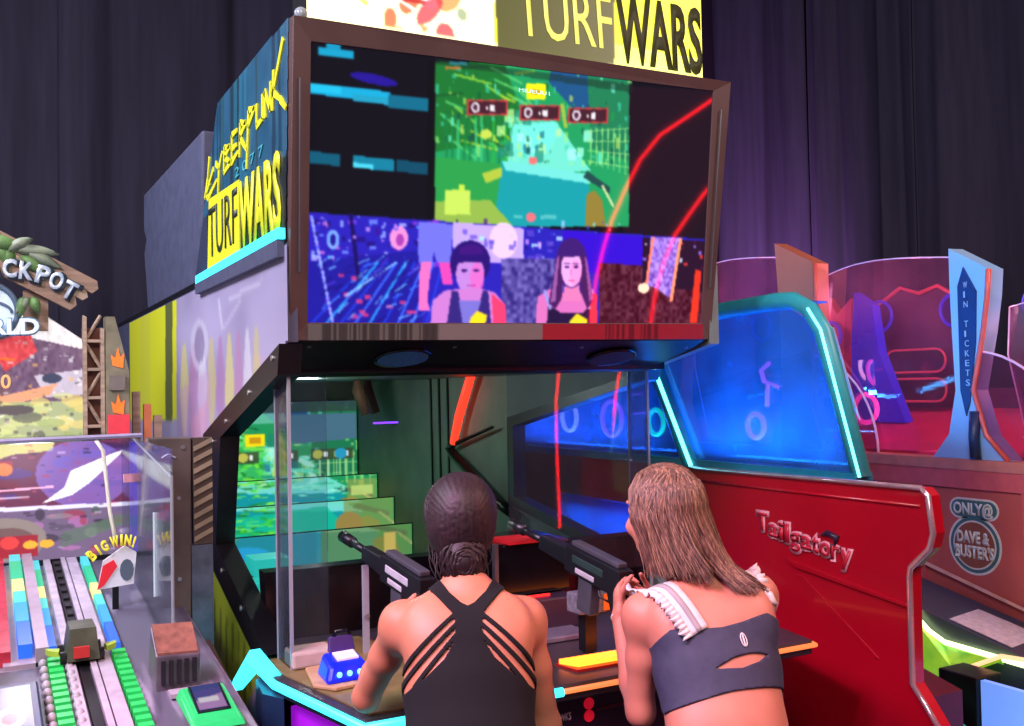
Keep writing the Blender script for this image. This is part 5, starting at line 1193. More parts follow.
# ================================================================ people
class Field:
    """signed distance field on a grid; shapes are blended with a smooth union, surface extracted with surface nets"""
    def __init__(s, lo, hi, h):
        s.lo = np.array(lo, float); s.h = h
        s.n = np.ceil((np.array(hi)-s.lo)/h).astype(int)+1
        s.d = np.full(s.n, 1.0, np.float32)
    def _win(s, lo, hi):
        a = np.maximum(0, np.floor((lo-s.lo)/s.h).astype(int)); b = np.minimum(s.n, np.ceil((hi-s.lo)/s.h).astype(int)+1)
        if (b <= a).any(): return None
        ax = [s.lo[i]+np.arange(a[i], b[i])*s.h for i in range(3)]
        X, Y, Z = np.meshgrid(*ax, indexing='ij', sparse=True)
        return tuple(slice(a[i], b[i]) for i in range(3)), X, Y, Z
    def _mix(s, sl, d, k, sub=False):
        o = s.d[sl]
        if sub:
            hh = np.clip(0.5-0.5*(o+d)/k, 0, 1); s.d[sl] = o*(1-hh)+(-d)*hh+k*hh*(1-hh); return
        if k <= 0: s.d[sl] = np.minimum(o, d); return
        hh = np.clip(0.5+0.5*(o-d)/k, 0, 1)
        s.d[sl] = o*(1-hh)+d*hh-k*hh*(1-hh)
    def cone(s, a, b, ra, rb, k=0.02, flat=None):
        """tapered capsule; flat=(axis vector, factor) widens the section along that axis"""
        a = np.array(a, float); b = np.array(b, float); f = 1.0
        if flat is not None: f = flat[1]
        m = max(ra, rb)*max(1, f)+0.06
        w = s._win(np.minimum(a, b)-m, np.maximum(a, b)+m)
        if w is None: return s
        sl, X, Y, Z = w
        ab = b-a; L2 = ab@ab+1e-9
        px, py, pz = X-a[0], Y-a[1], Z-a[2]
        t = np.clip((px*ab[0]+py*ab[1]+pz*ab[2])/L2, 0, 1)
        qx, qy, qz = px-t*ab[0], py-t*ab[1], pz-t*ab[2]
        if flat is not None:
            v = np.array(flat[0], float); v /= np.linalg.norm(v)
            c = (qx*v[0]+qy*v[1]+qz*v[2])*(1-1/f)
            qx, qy, qz = qx-c*v[0], qy-c*v[1], qz-c*v[2]
        s._mix(sl, np.sqrt(qx*qx+qy*qy+qz*qz)-(ra+(rb-ra)*t), k); return s
    def ell(s, c, r, k=0.02, rot=None, sub=False):
        c = np.array(c, float); r = np.array(r, float); m = r.max()+0.06
        w = s._win(c-m, c+m)
        if w is None: return s
        sl, X, Y, Z = w
        px, py, pz = X-c[0], Y-c[1], Z-c[2]
        if rot is not None:
            R = np.array(rot)   # rows are the local axes
            px, py, pz = (R[0, 0]*px+R[0, 1]*py+R[0, 2]*pz, R[1, 0]*px+R[1, 1]*py+R[1, 2]*pz, R[2, 0]*px+R[2, 1]*py+R[2, 2]*pz)
        q = np.sqrt((px/r[0])**2+(py/r[1])**2+(pz/r[2])**2)
        g = np.sqrt((px/r[0]**2)**2+(py/r[1]**2)**2+(pz/r[2]**2)**2)+1e-6
        s._mix(sl, q*(q-1)/g, k, sub); return s
    def chain(s, pts, rs, k=0.02, flat=None):
        for i in range(len(pts)-1): s.cone(pts[i], pts[i+1], rs[i], rs[i+1], k, flat)
        return s
    def mesh(s):
        d = s.d; h = s.h
        ins = d < 0
        c = [ins[i:i+d.shape[0]-1, j:j+d.shape[1]-1, k:k+d.shape[2]-1] for i in (0, 1) for j in (0, 1) for k in (0, 1)]
        tot = sum(x.astype(np.int8) for x in c)
        act = (tot > 0) & (tot < 8)
        I = np.argwhere(act); idx = -np.ones(act.shape, np.int64); idx[act] = np.arange(len(I))
        acc = np.zeros((len(I), 3)); cnt = np.zeros(len(I))
        off = np.array([[i, j, k] for i in (0, 1) for j in (0, 1) for k in (0, 1)])
        for a in range(8):
            for b in range(a+1, 8):
                if np.abs(off[a]-off[b]).sum() != 1: continue
                pa = I+off[a]; pb = I+off[b]
                da = d[pa[:, 0], pa[:, 1], pa[:, 2]]; db = d[pb[:, 0], pb[:, 1], pb[:, 2]]
                m = (da < 0) != (db < 0); t = np.where(m, da/(da-db+1e-12), 0)[:, None]
                acc += np.where(m[:, None], pa+(pb-pa)*t, 0); cnt += m
        V = s.lo+acc/cnt[:, None]*h
        F = []
        for ax in range(3):
            u, v = [(1, 2), (2, 0), (0, 1)][ax]
            sl0 = [slice(0, None)]*3; sl1 = [slice(0, None)]*3; sl0[ax] = slice(0, -1); sl1[ax] = slice(1, None)
            A = ins[tuple(sl0)]; B = ins[tuple(sl1)]
            E = np.argwhere(A != B)
            ok = np.ones(len(E), bool)
            for w in (u, v): ok &= (E[:, w] > 0) & (E[:, w] < act.shape[w])
            ok &= E[:, ax] < act.shape[ax]
            E = E[ok]; fl = A[E[:, 0], E[:, 1], E[:, 2]]
            def at(du, dv):
                q = E.copy(); q[:, u] += du; q[:, v] += dv; return idx[q[:, 0], q[:, 1], q[:, 2]]
            q = np.stack([at(-1, -1), at(0, -1), at(0, 0), at(-1, 0)], 1)
            q[~fl] = q[~fl][:, ::-1]
            F.append(q)
        F = np.concatenate(F); F = F[(F >= 0).all(1)]
        return V, F
def smooth_mesh(V, F, it=2, lam=.5):
    e = np.concatenate([F[:, [i, (i+1) % 4]] for i in range(4)])
    for _ in range(it):
        S = np.zeros_like(V); n = np.zeros(len(V))
        np.add.at(S, e[:, 0], V[e[:, 1]]); np.add.at(n, e[:, 0], 1); np.add.at(S, e[:, 1], V[e[:, 0]]); np.add.at(n, e[:, 1], 1)
        V = V*(1-lam)+lam*S/np.maximum(n, 1)[:, None]
    return V
def vnormals(V, F):
    a = np.cross(V[F[:, 2]]-V[F[:, 0]], V[F[:, 3]]-V[F[:, 1]]); N = np.zeros_like(V)
    for i in range(4): np.add.at(N, F[:, i], a)
    return N/(np.linalg.norm(N, axis=1)[:, None]+1e-12)
def nmesh(name, V, F, material, parent, attr=None):
    o = raw(name, [tuple(v) for v in V], [tuple(int(i) for i in f) for f in F], material, parent)
    return o
def cloth_from(V, F, N, val, offset, thick, name, material, parent):
    """the part of a body surface where val < 0, cut cleanly along val = 0 and lifted off the skin"""
    tri = np.concatenate([F[:, [0, 1, 2]], F[:, [0, 2, 3]]])
    s = val[tri]; keep = tri[(s < 0).any(1)]
    verts = []; key = {}; faces = []
    def vid(i, j=None, t=0.0):
        k = (i,) if j is None else (min(i, j), max(i, j))
        if k in key: return key[k]
        p = V[i] if j is None else V[i]+(V[j]-V[i])*t
        nn = N[i] if j is None else N[i]+(N[j]-N[i])*t
        key[k] = len(verts); verts.append((p, nn)); return key[k]
    for a in keep:
        out = []
        for q in range(3):
            i, j = int(a[q]), int(a[(q+1) % 3]); vi, vj = val[i], val[j]
            if vi < 0: out.append(vid(i))
            if (vi < 0) != (vj < 0):
                out.append(vid(i, j, vi/(vi-vj)) if i < j else vid(j, i, vj/(vj-vi)))
        if len(out) >= 3: faces.append(tuple(out))
    if not verts: return None
    P = np.array([v[0] for v in verts]); Q = np.array([v[1] for v in verts])
    Q /= np.linalg.norm(Q, axis=1)[:, None]+1e-9
    n = len(P); top = P+Q*offset; bot = P+Q*(offset-thick)
    cnt = {}
    for f in faces:
        for i in range(len(f)):
            e = (f[i], f[(i+1) % len(f)]); cnt[e] = 1
    rim = [e for e in cnt if (e[1], e[0]) not in cnt]
    allf = faces+[tuple(i+n for i in f[::-1]) for f in faces]+[(b, a, a+n, b+n) for a, b in rim]
    return raw(name, [tuple(v) for v in np.concatenate([top, bot])], allf, material, parent)

def skin_mat(name, col, col2):
    m = mat(name, col, 0.5, var=0.06, scale=9, col2=col2)
    b = m.node_tree.nodes['Principled BSDF']
    b.inputs['Subsurface Weight'].default_value = 0.12; b.inputs['Subsurface Radius'].default_value = (.02, .008, .004); b.inputs['Subsurface Scale'].default_value = .5
    return m
M_skin1 = skin_mat('warm_skin', (200, 128, 96), (208, 136, 104))
M_skin2 = skin_mat('rosy_skin', (206, 130, 108), (214, 140, 116))
def hair_mat(name, c1, c2):
    return mat(name, c1, 0.55, var=.25, scale=60, col2=c2, stretch=(3, 3, .25), bump=.08)
def V3(*a): return np.array(a, float)

def finger_chain(fd, base, d, bendaxis, lens, r, curl, k=.006):
    """three phalanges curling about bendaxis"""
    p = np.array(base, float); d = np.array(d, float)/np.linalg.norm(d); ax = np.array(bendaxis, float)/np.linalg.norm(bendaxis)
    for i, L in enumerate(lens):
        c, s_ = math.cos(curl[i]), math.sin(curl[i])
        d = d*c+np.cross(ax, d)*s_+ax*(ax@d)*(1-c)
        q = p+d*L; fd.cone(p, q, r*(1-.08*i), r*(1-.08*(i+1)), k); p = q
def hand(fd, wrist, fwd, palm_n, side, size=1.0, curl=(.7, .9, .6)):
    """hand from the wrist: fwd along the palm, palm_n out of the palm, side = +1 when the thumb lies toward fwd x palm_n"""
    w = np.array(wrist, float); f = np.array(fwd, float); f /= np.linalg.norm(f)
    n = np.array(palm_n, float); n -= f*(n@f); n /= np.linalg.norm(n); t = np.cross(f, n)*side
    fd.cone(w, w+f*.075*size, .020*size, .017*size, .012, flat=(t, 2.0))
    for i, (o, L) in enumerate(zip((.030, .010, -.010, -.029), (.066, .074, .068, .052))):
        b = w+f*.082*size+t*o*size
        finger_chain(fd, b, f, np.cross(f, n), [L*.45*size, L*.32*size, L*.28*size], .0085*size, curl, .005)
    b = w+f*.03*size+t*.032*size
    finger_chain(fd, b, f*.6+t*.8+n*.25, np.cross(f, n), [.034*size, .028*size, .022*size], .0100*size, (.1, .3, .3), .006)

def make_body(J, h=0.006):
    """J: joints in the world; the figure faces +Y"""
    pts = np.array([v for k, v in J.items() if isinstance(v, np.ndarray) and v.shape == (3,)])
    fd = Field(pts.min(0)-.20, pts.max(0)+.20, h); fd.lo[2] = -0.02
    fd = Field(np.array([pts[:, 0].min()-.16, pts[:, 1].min()-.18, 0.0]), pts.max(0)+.2, h)
    X = (1, 0, 0)
    # trunk
    fd.chain([J['pelvis'], J['waist']], [.098, .083], .05, (X, 1.52))
    fd.chain([J['waist'], J['rib']], [.083, .090], .05, (X, 1.42))
    fd.chain([J['rib'], J['chest']], [.090, .088], .05, (X, 1.50))
    fd.chain([J['chest'], J['c7']], [.080, .045], .05, (X, 1.5))
    ax = J['c7']-J['pelvis']; ax /= np.linalg.norm(ax); back = np.cross(np.array(X), ax)   # forward normal of trunk
    if back[1] < 0: back = -back
    # buttocks, bust
    for s in (-1, 1):
        fd.ell(J['pelvis']+V3(s*.075, 0, 0)-back*.045-ax*.03, (.085, .085, .09), .04)
        fd.ell(J['rib']+V3(s*.065, 0, 0)+back*.075+ax*.05, (.062, .055, .065), .03)
    # shoulders: trapezius, blades
    for s, sh in ((-1, J['shl']), (1, J['shr'])):
        fd.cone(J['c7']+ax*.02, sh+V3(-s*.02, 0, .0), .034, .036, .04)
        fd.cone(J['chest']+V3(s*.06, 0, 0), sh, .062, .041, .05)
        fd.ell(J['chest']+V3(s*.085, 0, 0)-back*.045+ax*.01, (.055, .03, .075), .04, rot=[[1, 0, 0], list(back), list(ax)])
    # arms
    for s, a, b, c in ((-1, 'shl', 'ell', 'wrl'), (1, 'shr', 'elr', 'wrr')):
        m = J[a]*.55+J[b]*.45
        fd.chain([J[a], m, J[b]], [.042, .038, .032], .02)
        q = J[b]*.70+J[c]*.30
        fd.chain([J[b], q, J[c]], [.035, .035, .023], .02)
        fd.ell(J[a]+V3(s*.006, 0, -.012), (.043, .044, .05), .03)
        hand(fd, J[c], J['hf'+c[-1]], J['hn'+c[-1]], J['hs'+c[-1]], .95)
    # legs
    for a, b, c, s in (('hpl', 'knl', 'anl', -1), ('hpr', 'knr', 'anr', 1)):
        fd.cone(J[a], J[b], .082, .052, .04); fd.cone(J[a]-V3(0, .01, .02), J[a]*.5+J[b]*.5, .085, .068, .03)
        q = J[b]*.65+J[c]*.35; fd.chain([J[b], q-V3(0, .015, 0), J[c]], [.052, .052, .035], .03)
        fd.cone(J[c]-V3(0, .02, .03), J[c]+V3(s*.015, .15, -.055), .035, .028, .03, (X, 1.25))
    # neck, head
    H = J['head']; f = J['look']/np.linalg.norm(J['look']); u = J['headup']-f*(J['headup']@f); u /= np.linalg.norm(u); r = np.cross(f, u)
    R = [list(r), list(f), list(u)]
    def hp(a, b, c): return H+r*a+f*b+u*c
    fd.cone(J['c7']-ax*.02+back*.02, hp(0, -.035, -.05), .046, .042, .03)
    fd.ell(hp(0, -.015, .03), (.073, .092, .080), .02, R)       # skull
    fd.ell(hp(0, .030, -.035), (.058, .060, .075), .03, R)      # face
    fd.ell(hp(0, .062, -.088), (.026, .024, .022), .02, R)      # chin
    fd.cone(hp(0, .088, .012), hp(0, .108, -.026), .008, .012, .012)   # nose
    for s in (-1, 1):
        fd.ell(hp(s*.030, .094, .010), (.016, .012, .010), .010, R, sub=True)   # eye sockets
        fd.ell(hp(s*.030, .078, .009), (.012, .012, .011), .004, R)
        fd.ell(hp(s*.028, .084, .030), (.020, .010, .006), .010, R)  # brow
        fd.ell(hp(s*.074, -.012, -.005), (.008, .020, .032), .008, R)  # ear
        fd.ell(hp(s*.04, .07, -.03), (.02, .015, .02), .02, R)
    fd.ell(hp(0, .090, -.052), (.022, .010, .006), .006, R); fd.ell(hp(0, .088, -.063), (.019, .010, .006), .005, R)
    V, F = fd.mesh(); V = smooth_mesh(V, F, 2, .45)
    J['_f'], J['_u'], J['_r'], J['_ax'], J['_back'] = f, u, r, ax, back
    return V, F, vnormals(V, F)
def seg_d(s, t, a, b):
    a = np.array(a); b = np.array(b); ab = b-a; L = ab@ab
    k = np.clip(((s-a[0])*ab[0]+(t-a[1])*ab[1])/L, 0, 1)
    return np.hypot(s-a[0]-k*ab[0], t-a[1]-k*ab[1])
def sd_poly(x, y, poly):
    """signed distance to a polygon, negative inside"""
    P = np.array(poly, float); d = np.full(x.shape, 1e9); ins = np.zeros(x.shape, bool); n = len(P)
    for i in range(n):
        a, b = P[i], P[(i+1) % n]; d = np.minimum(d, seg_d(x, y, a, b))
        if a[1] != b[1]: ins ^= ((a[1] > y) != (b[1] > y)) & (x < (b[0]-a[0])*(y-a[1])/(b[1]-a[1])+a[0])
    return np.where(ins, -d, d)
def shoes(J, parent, m):
    for c, s in (('anl', -1), ('anr', 1)):
        a = J[c]; fd = Field(a+V3(-.1, -.14, -.12), a+V3(.1, .28, .08), .007)
        fd.lo[2] = -.012
        fd.cone(V3(a[0], a[1]-.03, .045), V3(a[0]+s*.018, a[1]+.17, .036), .045, .036, .02, ((1, 0, 0), 1.15)); fd.cone(V3(a[0], a[1]-.03, .05), a+V3(0, -.01, .01), .042, .042, .02)
        V, F = fd.mesh(); V[:, 2] = np.maximum(V[:, 2], 0.002)
        nmesh('shoe', smooth_mesh(V, F, 1), F, m, parent)

# ---------------------------------------------------------------- first player
def pose(c7, yaw, arms, head, look, headup, hands, lean=.22):
    """joints of a leaning figure; built facing +Y about its neck, the root turns it by yaw; arm and head targets are world points"""
    c7 = np.array(c7, float); cx, cy, _ = c7
    cs, sn = math.cos(yaw), math.sin(yaw)
    def L(p): d = np.array(p, float)-V3(cx, cy, 0); return V3(cx+d[0]*cs-d[1]*sn, cy+d[0]*sn+d[1]*cs, d[2])
    def D(v): return V3(v[0]*cs-v[1]*sn, v[0]*sn+v[1]*cs, v[2])
    J = dict(pelvis=V3(cx, cy-lean, .71), waist=V3(cx, cy-lean*.68, .83), rib=V3(cx, cy-lean*.40, .925), chest=V3(cx, cy-lean*.17, 1.015), c7=c7,
             shl=V3(cx-.155, cy+.005, 1.048), shr=V3(cx+.155, cy+.005, 1.045),
             ell=L(arms[0]), wrl=L(arms[1]), elr=L(arms[2]), wrr=L(arms[3]),
             hpl=V3(cx-.078, cy-lean, .68), knl=V3(cx-.09, cy-lean+.10, .38), anl=V3(cx-.10, cy-lean-.02, .08),
             hpr=V3(cx+.078, cy-lean, .68), knr=V3(cx+.09, cy-lean+.10, .38), anr=V3(cx+.10, cy-lean-.02, .08),
             head=L(head), look=D(look), headup=D(headup), hfl=D(hands[0]), hnl=D(hands[1]), hsl=-1, hfr=D(hands[2]), hnr=D(hands[3]), hsr=1)
    return J
PSI = math.radians(24)
def person(label, J):
    p = thing('person', (J['c7'][0], J['c7'][1], 0), label, 'person')
    p.rotation_euler = (0, 0, -PSI)
    return p
J1 = pose((1.018, 2.165, 1.105), PSI, [(.848, 2.405, .832), (.985, 2.57, .955), (1.215, 2.14, .775), (1.12, 2.37, .905)],
          (1.052, 2.275, 1.266), (.36, 1, 0), (0, -.18, 1), [(.5, .75, .35), (.8, -.2, -.3), (-.35, .8, .35), (-.9, -.1, -.2)])
J1['shr'] = J1['shr']+V3(-.018, .01, 0)
p1 = person('person with dark hair in a low bun wearing a black strappy racerback top', J1)
V, F, N = make_body(J1)
body1 = nmesh('body', V, F, M_skin1, p1)
def trunk_coords(J, V, N):
    rel = V-J['pelvis']; L = np.linalg.norm(J['c7']-J['pelvis'])
    t = rel@J['_ax']/L
    tt = np.clip(t, 0, 1.1)
    keys = np.array([0, .3, .5, .72, 1.0]); xs = np.interp(tt, keys, [J[k][0] for k in ('pelvis', 'waist', 'rib', 'chest', 'c7')])
    return V[:, 0]-xs, t, (N@J['_back'])
s, t, nb = trunk_coords(J1, V, N)
L1 = np.linalg.norm(J1['c7']-J1['pelvis']); q = t*L1
# back pattern in metres: s across, q up the spine
half = [(0, .02), (.30, -.2), (.30, .215), (.165, .222), (.135, .230), (.095, .250), (.055, .285), (.034, .320), (.028, .355), (.032, .385), (.055, .415), (.085, .455), (.095, .50), (.068, .50), (.042, .445), (.016, .415), (0, .406)]
poly = [(0, -.2)]+half[1:]+[(-a, b) for a, b in half[1:-1][::-1]]
dback = sd_poly(s, q, poly)
for sg in (-1, 1):
    for a, b in (((.028, .388), (.158, .272)), ((.028, .362), (.150, .246)), ((.030, .336), (.120, .236))):
        dback = np.minimum(dback, seg_d(s, q, (sg*a[0], a[1]), (sg*b[0], b[1]))-.0048)
dfront = np.minimum(np.maximum(q-.33, np.abs(s)-.135), np.abs(np.abs(s)-.085)-.02)
dfront = np.minimum(dfront, q-.25)
val = np.where(nb < .05, dback, dfront)
arm = np.minimum(np.linalg.norm(V-(J1['shl']+V3(-.035, 0, -.02)), axis=1), np.linalg.norm(V-(J1['shr']+V3(.035, 0, -.02)), axis=1))
def near_arm(J, V, pad=.008):
    d = np.full(len(V), 9.0)
    for a, b, c in (('shl', 'ell', 'wrl'), ('shr', 'elr', 'wrr')):
        for p, e, r in ((J[a], J[b], .05), (J[b], J[c], .042)):
            ab = e-p; k = np.clip(((V-p)@ab)/(ab@ab), 0.22 if p is J[a] else 0, 1.4); d = np.minimum(d, np.linalg.norm(V-p-k[:, None]*ab, axis=1)-r-pad)
    return d
val = np.maximum(val, -near_arm(J1, V))
val = np.maximum(val, -q+.0)           # hem at the hips
val = np.where((V[:, 2] > J1['c7'][2]+.06), 1, val)
M_top1 = mat('black_stretch_cloth', (6, 5, 10), .9, var=.2, scale=40, bump=.1)
cloth_from(V, F, N, val, .005, .004, 'racerback_top', M_top1, p1)
def leg_val(J, V, zlo, top):
    s, t, nb = trunk_coords(J, V, np.zeros_like(V)); L = np.linalg.norm(J['c7']-J['pelvis'])
    v = np.maximum(t*L-top, zlo-V[:, 2])
    return np.maximum(v, -near_arm(J, V))
cloth_from(V, F, N, leg_val(J1, V, .12, .02), .004, .004, 'leggings', mat('charcoal_leggings', (26, 25, 34), .8, var=.2, scale=30), p1)
shoes(J1, p1, mat('white_trainer', (214, 212, 214), .5))

def strands(root_pts, paths, r, name, m, parent):
    b = MB()
    for pth in paths:
        n = len(pth); rr = [r*(.55+.45*math.sin(math.pi*min(1, .25+.75*i/(n-1)))) for i in range(n)]; rr[-1] = r*.2
        b.tube(pth, rr, 4, cap=False)
    o = b.build(name, m, parent, True); o['kind'] = 'stuff'; return o
def hframe(J):
    H, r, f, u = J['head'], J['_r'], J['_f'], J['_u']
    return lambda a, b, c: H+r*a+f*b+u*c, [list(r), list(f), list(u)]
hp, R1 = hframe(J1)
M_h1 = hair_mat('dark_brown_hair', (26, 16, 20), (46, 27, 30))
fd = Field(J1['head']-.2, J1['head']+.2, .005)
fd.ell(hp(0, -.020, .034), (.089, .103, .094), .01, R1); fd.ell(hp(0, -.058, -.014), (.080, .064, .080), .03, R1)
fd.ell(hp(0, .075, -.03), (.075, .065, .095), .02, R1, sub=True)
V2, F2 = fd.mesh(); V2 = smooth_mesh(V2, F2, 2)
# comb grooves running back to the bun
bunc = hp(0.004, -.104, -.080)
rel = V2-J1['head']; angu = np.arctan2(rel@J1['_r'], rel@J1['_u']+.0)
Nh = vnormals(V2, F2); V2 = V2+Nh*(.0007*np.sin(angu*46)+.0006*np.sin(angu*83+1))[:, None]
hair1 = nmesh('hair', V2, F2, M_h1, p1)
rs = random.Random(4)
# low bun: twisted coils
bp = []
for k in range(110):
    a0 = rs.uniform(0, 6.28); rad = rs.uniform(.012, .048); pth = []
    tz = rs.uniform(-.028, .026)
    for i in range(9):
        a = a0+i*.55; rr = rad*(1+.12*math.sin(i*1.3+k))
        pth.append(Vector(bunc)+Vector(J1['_r'])*(math.cos(a)*rr*1.1)+Vector(J1['_u'])*(math.sin(a)*rr*1.05+tz*.35)-Vector(J1['_f'])*(.030*math.cos((rad-.012)/.030*1.4)+.006*math.sin(i+k)))
    bp.append(pth)
strands(None, bp, .0042, 'bun', M_h1, hair1)
fd = Field(np.array(bunc)-.09, np.array(bunc)+.09, .005); fd.ell(bunc, (.044, .034, .044), .01, R1); fd.cone(hp(0, -.07, -.04), bunc, .05, .036, .02); Vb, Fb = fd.mesh(); nmesh('bun_core', Vb, Fb, M_h1, hair1)
# strands combed from the hairline over the skull to the bun
cp = []
for k in range(420):
    th = rs.uniform(-1.75, 1.75); ph0 = rs.uniform(.0, .5)
    a = V3(math.sin(th)*.086, .055*math.cos(th)*(1-ph0)-.02*ph0, .032+math.cos(th)*.088*(1-.1*ph0)) if abs(th) < 1.2 else V3(math.sin(th)*.084, .02-.05*ph0, .02+math.cos(th)*.08)
    e = V3(rs.uniform(-.025, .025), -.115, -.07+rs.uniform(-.015, .025)); pth = []
    for i in range(9):
        w = i/8; p = a*(1-w)+e*w; c = V3(0, -.018, .03); d = p-c
        q_ = np.sqrt((d[0]/.090)**2+(d[1]/.105)**2+(d[2]/.096)**2)
        if w < .85: p = c+d/max(q_, .3)*1.005
        pth.append(Vector(hp(*p)))
    cp.append(pth)
strands(None, cp, .0017, 'hair_strands', M_h1, hair1)
wp = []
for k in range(16):
    sx = rs.choice((-1, 1)); a = hp(sx*(.05+rs.uniform(0, .03)), -.05+rs.uniform(-.02, .02), -.05); pth = []
    L = rs.uniform(.04, .09)
    for i in range(6): pth.append(Vector(a)-Vector(J1['_u'])*L*i/5+Vector(J1['_r'])*(math.sin(i*.9+k)*.008+(-sx)*.004*i)-Vector(J1['_f'])*.008*i)
    wp.append(pth)
strands(None, wp, .0016, 'loose_wisps', M_h1, hair1)

# ---------------------------------------------------------------- second player
J2 = pose((1.572, 1.965, 1.105), PSI, [(1.43, 2.05, .795), (1.50, 2.235, .985), (1.75, 2.08, .84), (1.65, 2.28, .98)],
          (1.525, 2.072, 1.270), (-.16, 1, 0), (-.03, -.15, 1), [(.38, .62, .68), (.8, -.5, 0.0), (-.4, .75, .45), (-.9, -.2, -.1)])
J2['shr'] = J2['shr']+V3(-.012, .045, .022)
J2['shl'] = J2['shl']+V3(0, 0, -.010)
p2 = person('person with long light brown hair wearing a slate crop top with white ruffled straps', J2)
V, F, N = make_body(J2)
nmesh('body', V, F, M_skin2, p2)
s, t, nb = trunk_coords(J2, V, N); L2 = np.linalg.norm(J2['c7']-J2['pelvis']); q = t*L2
M_top2 = mat('slate_stretch_cloth', (58, 60, 84), .7, var=.12, scale=40, bump=.08)
qq = q-.13*s
band = sd_poly(s, qq, [(-.30, .165), (-.10, .170), (0, .178), (.12, .176), (.30, .17), (.30, .318), (.15, .325), (.115, .342), (.05, .328), (0, .322), (-.05, .328), (-.115, .342), (-.15, .325), (-.30, .318)])
slit = sd_poly(s, qq, [(-.035, .232), (.015, .250), (.055, .255), (.105, .250), (.075, .234), (.03, .224)])
dback = np.maximum(band, -slit)
dfront = np.maximum(q-.35, .165-q)
val = np.where(nb < .0, dback, dfront); val = np.maximum(val, -near_arm(J2, V)); val = np.where((np.abs(V[:, 0]-J2['rib'][0]) > .26), 1, val)
top2 = cloth_from(V, F, N, val, .005, .004, 'crop_top', M_top2, p2)
M_str = mat('white_strap', (226, 216, 212), .7, var=.1, scale=60); M_gst = mat('grey_strap_band', (170, 160, 160), .7)
# straps: white ribbon with a grey middle, ruffle along the outer edge
tree = (s, q)
def on_body(path, k=14):
    P = []; Q = []
    back_ = np.where(nb < .45)[0]
    for (a, b) in path:
        d = (s[back_]-a)**2+(q[back_]-b)**2; i = back_[np.argsort(d)[:k]]
        P.append(V[i].mean(0)); Q.append(N[i].mean(0)/np.linalg.norm(N[i].mean(0)))
    P = np.array(P); Q = np.array(Q)
    for _ in range(4): P[1:-1] = (P[:-2]+2*P[1:-1]+P[2:])/4; Q[1:-1] = (Q[:-2]+2*Q[1:-1]+Q[2:])/4
    return P, Q
def ribbon(P, Q, offs, lift, name, m, parent, wave=0.0, sg=1):
    n = len(P); vs = []; fs = []
    for i in range(n):
        tan = P[min(i+1, n-1)]-P[max(i-1, 0)]; tan /= np.linalg.norm(tan)+1e-9
        o = np.cross(Q[i], tan); o *= (1 if o[0]*sg > 0 else -1); o /= np.linalg.norm(o)+1e-9
        for j, c_ in enumerate(offs):
            g = j/(len(offs)-1)
            vs.append(tuple(P[i]+o*c_+Q[i]*(lift+wave*g*math.sin(i*1.15))+o*wave*.6*g*math.cos(i*.77)))
    w = len(offs)
    for i in range(n-1):
        for j in range(w-1): a = i*w+j; fs.append((a, a+1, a+w+1, a+w))
    o = raw(name, vs, fs, m, parent); md = o.modifiers.new('thick', 'SOLIDIFY'); md.thickness = .003; md.offset = 0
    return o
for sg in (-1, 1):
    path = [(-.052-.085*w, .315+.175*w) if sg < 0 else (.118-.006*w, .34+.165*w) for w in np.linspace(0, 1, 22)]
    P, Q = on_body(path)
    # carry the strap over the top of the shoulder
    st = ribbon(P, Q, (-.022, -.008, .008, .022), .008, 'strap', M_str, p2, 0, sg)
    ribbon(P, Q, (-.007, .007), .0105, 'strap_band', M_gst, st, 0, sg)
    fine = np.linspace(0, 1, 90)
    Pf = np.array([np.interp(fine, np.linspace(0, 1, 22), P[:, i]) for i in range(3)]).T; Qf = np.array([np.interp(fine, np.linspace(0, 1, 22), Q[:, i]) for i in range(3)]).T
    ribbon(Pf, Qf, (.020, .030, .043), .009, 'ruffle', M_str, st, .007, sg)
# small white emblem on the back of the top
k = np.argmin((s-.045)**2+(q-.292)**2+(nb > 0)*9)
pc = V[k]+N[k]*.007; nn = N[k]; e1 = np.cross([0, 0, 1], nn); e1 /= np.linalg.norm(e1); e2 = np.cross(nn, e1)
MB().tube([pc+e1*.007*math.cos(a)+e2*.016*math.sin(a) for a in np.linspace(0, 2*math.pi, 12, endpoint=False)], .0016, 5, closed=True).build('emblem', M_str, top2, True)
MB().tube([pc-e2*.014, pc+e2*.014], .0022, 5).build('emblem_bar', M_str, top2)
cloth_from(V, F, N, leg_val(J2, V, .48, .075), .006, .005, 'denim_shorts', mat('blue_denim', (66, 84, 120), .8, var=.25, scale=50), p2)
shoes(J2, p2, mat('white_trainer'))
# long straight hair
hp, R2 = hframe(J2)
M_h2 = hair_mat('light_brown_hair', (84, 58, 50), (128, 92, 76))
fd = Field(J2['head']-.28, J2['head']+.22, .006)
fd.ell(hp(0, -.018, .032), (.090, .102, .093), .01, R2); fd.ell(hp(0, -.045, -.04), (.086, .070, .10), .04, R2)
fd.ell(hp(0.02, -.065, -.12), (.080, .045, .075), .04, R2)
fd.ell(hp(0, .085, -.05), (.062, .070, .12), .02, R2, sub=True)
V2, F2 = fd.mesh(); V2 = smooth_mesh(V2, F2, 3)
rel = V2-J2['head']; xx = rel@J2['_r']; Nh = vnormals(V2, F2); V2 = V2+Nh*(.0008*np.sin(xx*420)+.0006*np.sin(xx*910+1))[:, None]
hair2 = nmesh('hair', V2, F2, M_h2, p2)
rs = random.Random(9)
M_h2b = hair_mat('blond_brown_hair', (138, 98, 78), (170, 128, 102)); M_h2c = hair_mat('deep_brown_hair', (66, 44, 40), (92, 64, 54))
sets = {0: [], 1: [], 2: []}
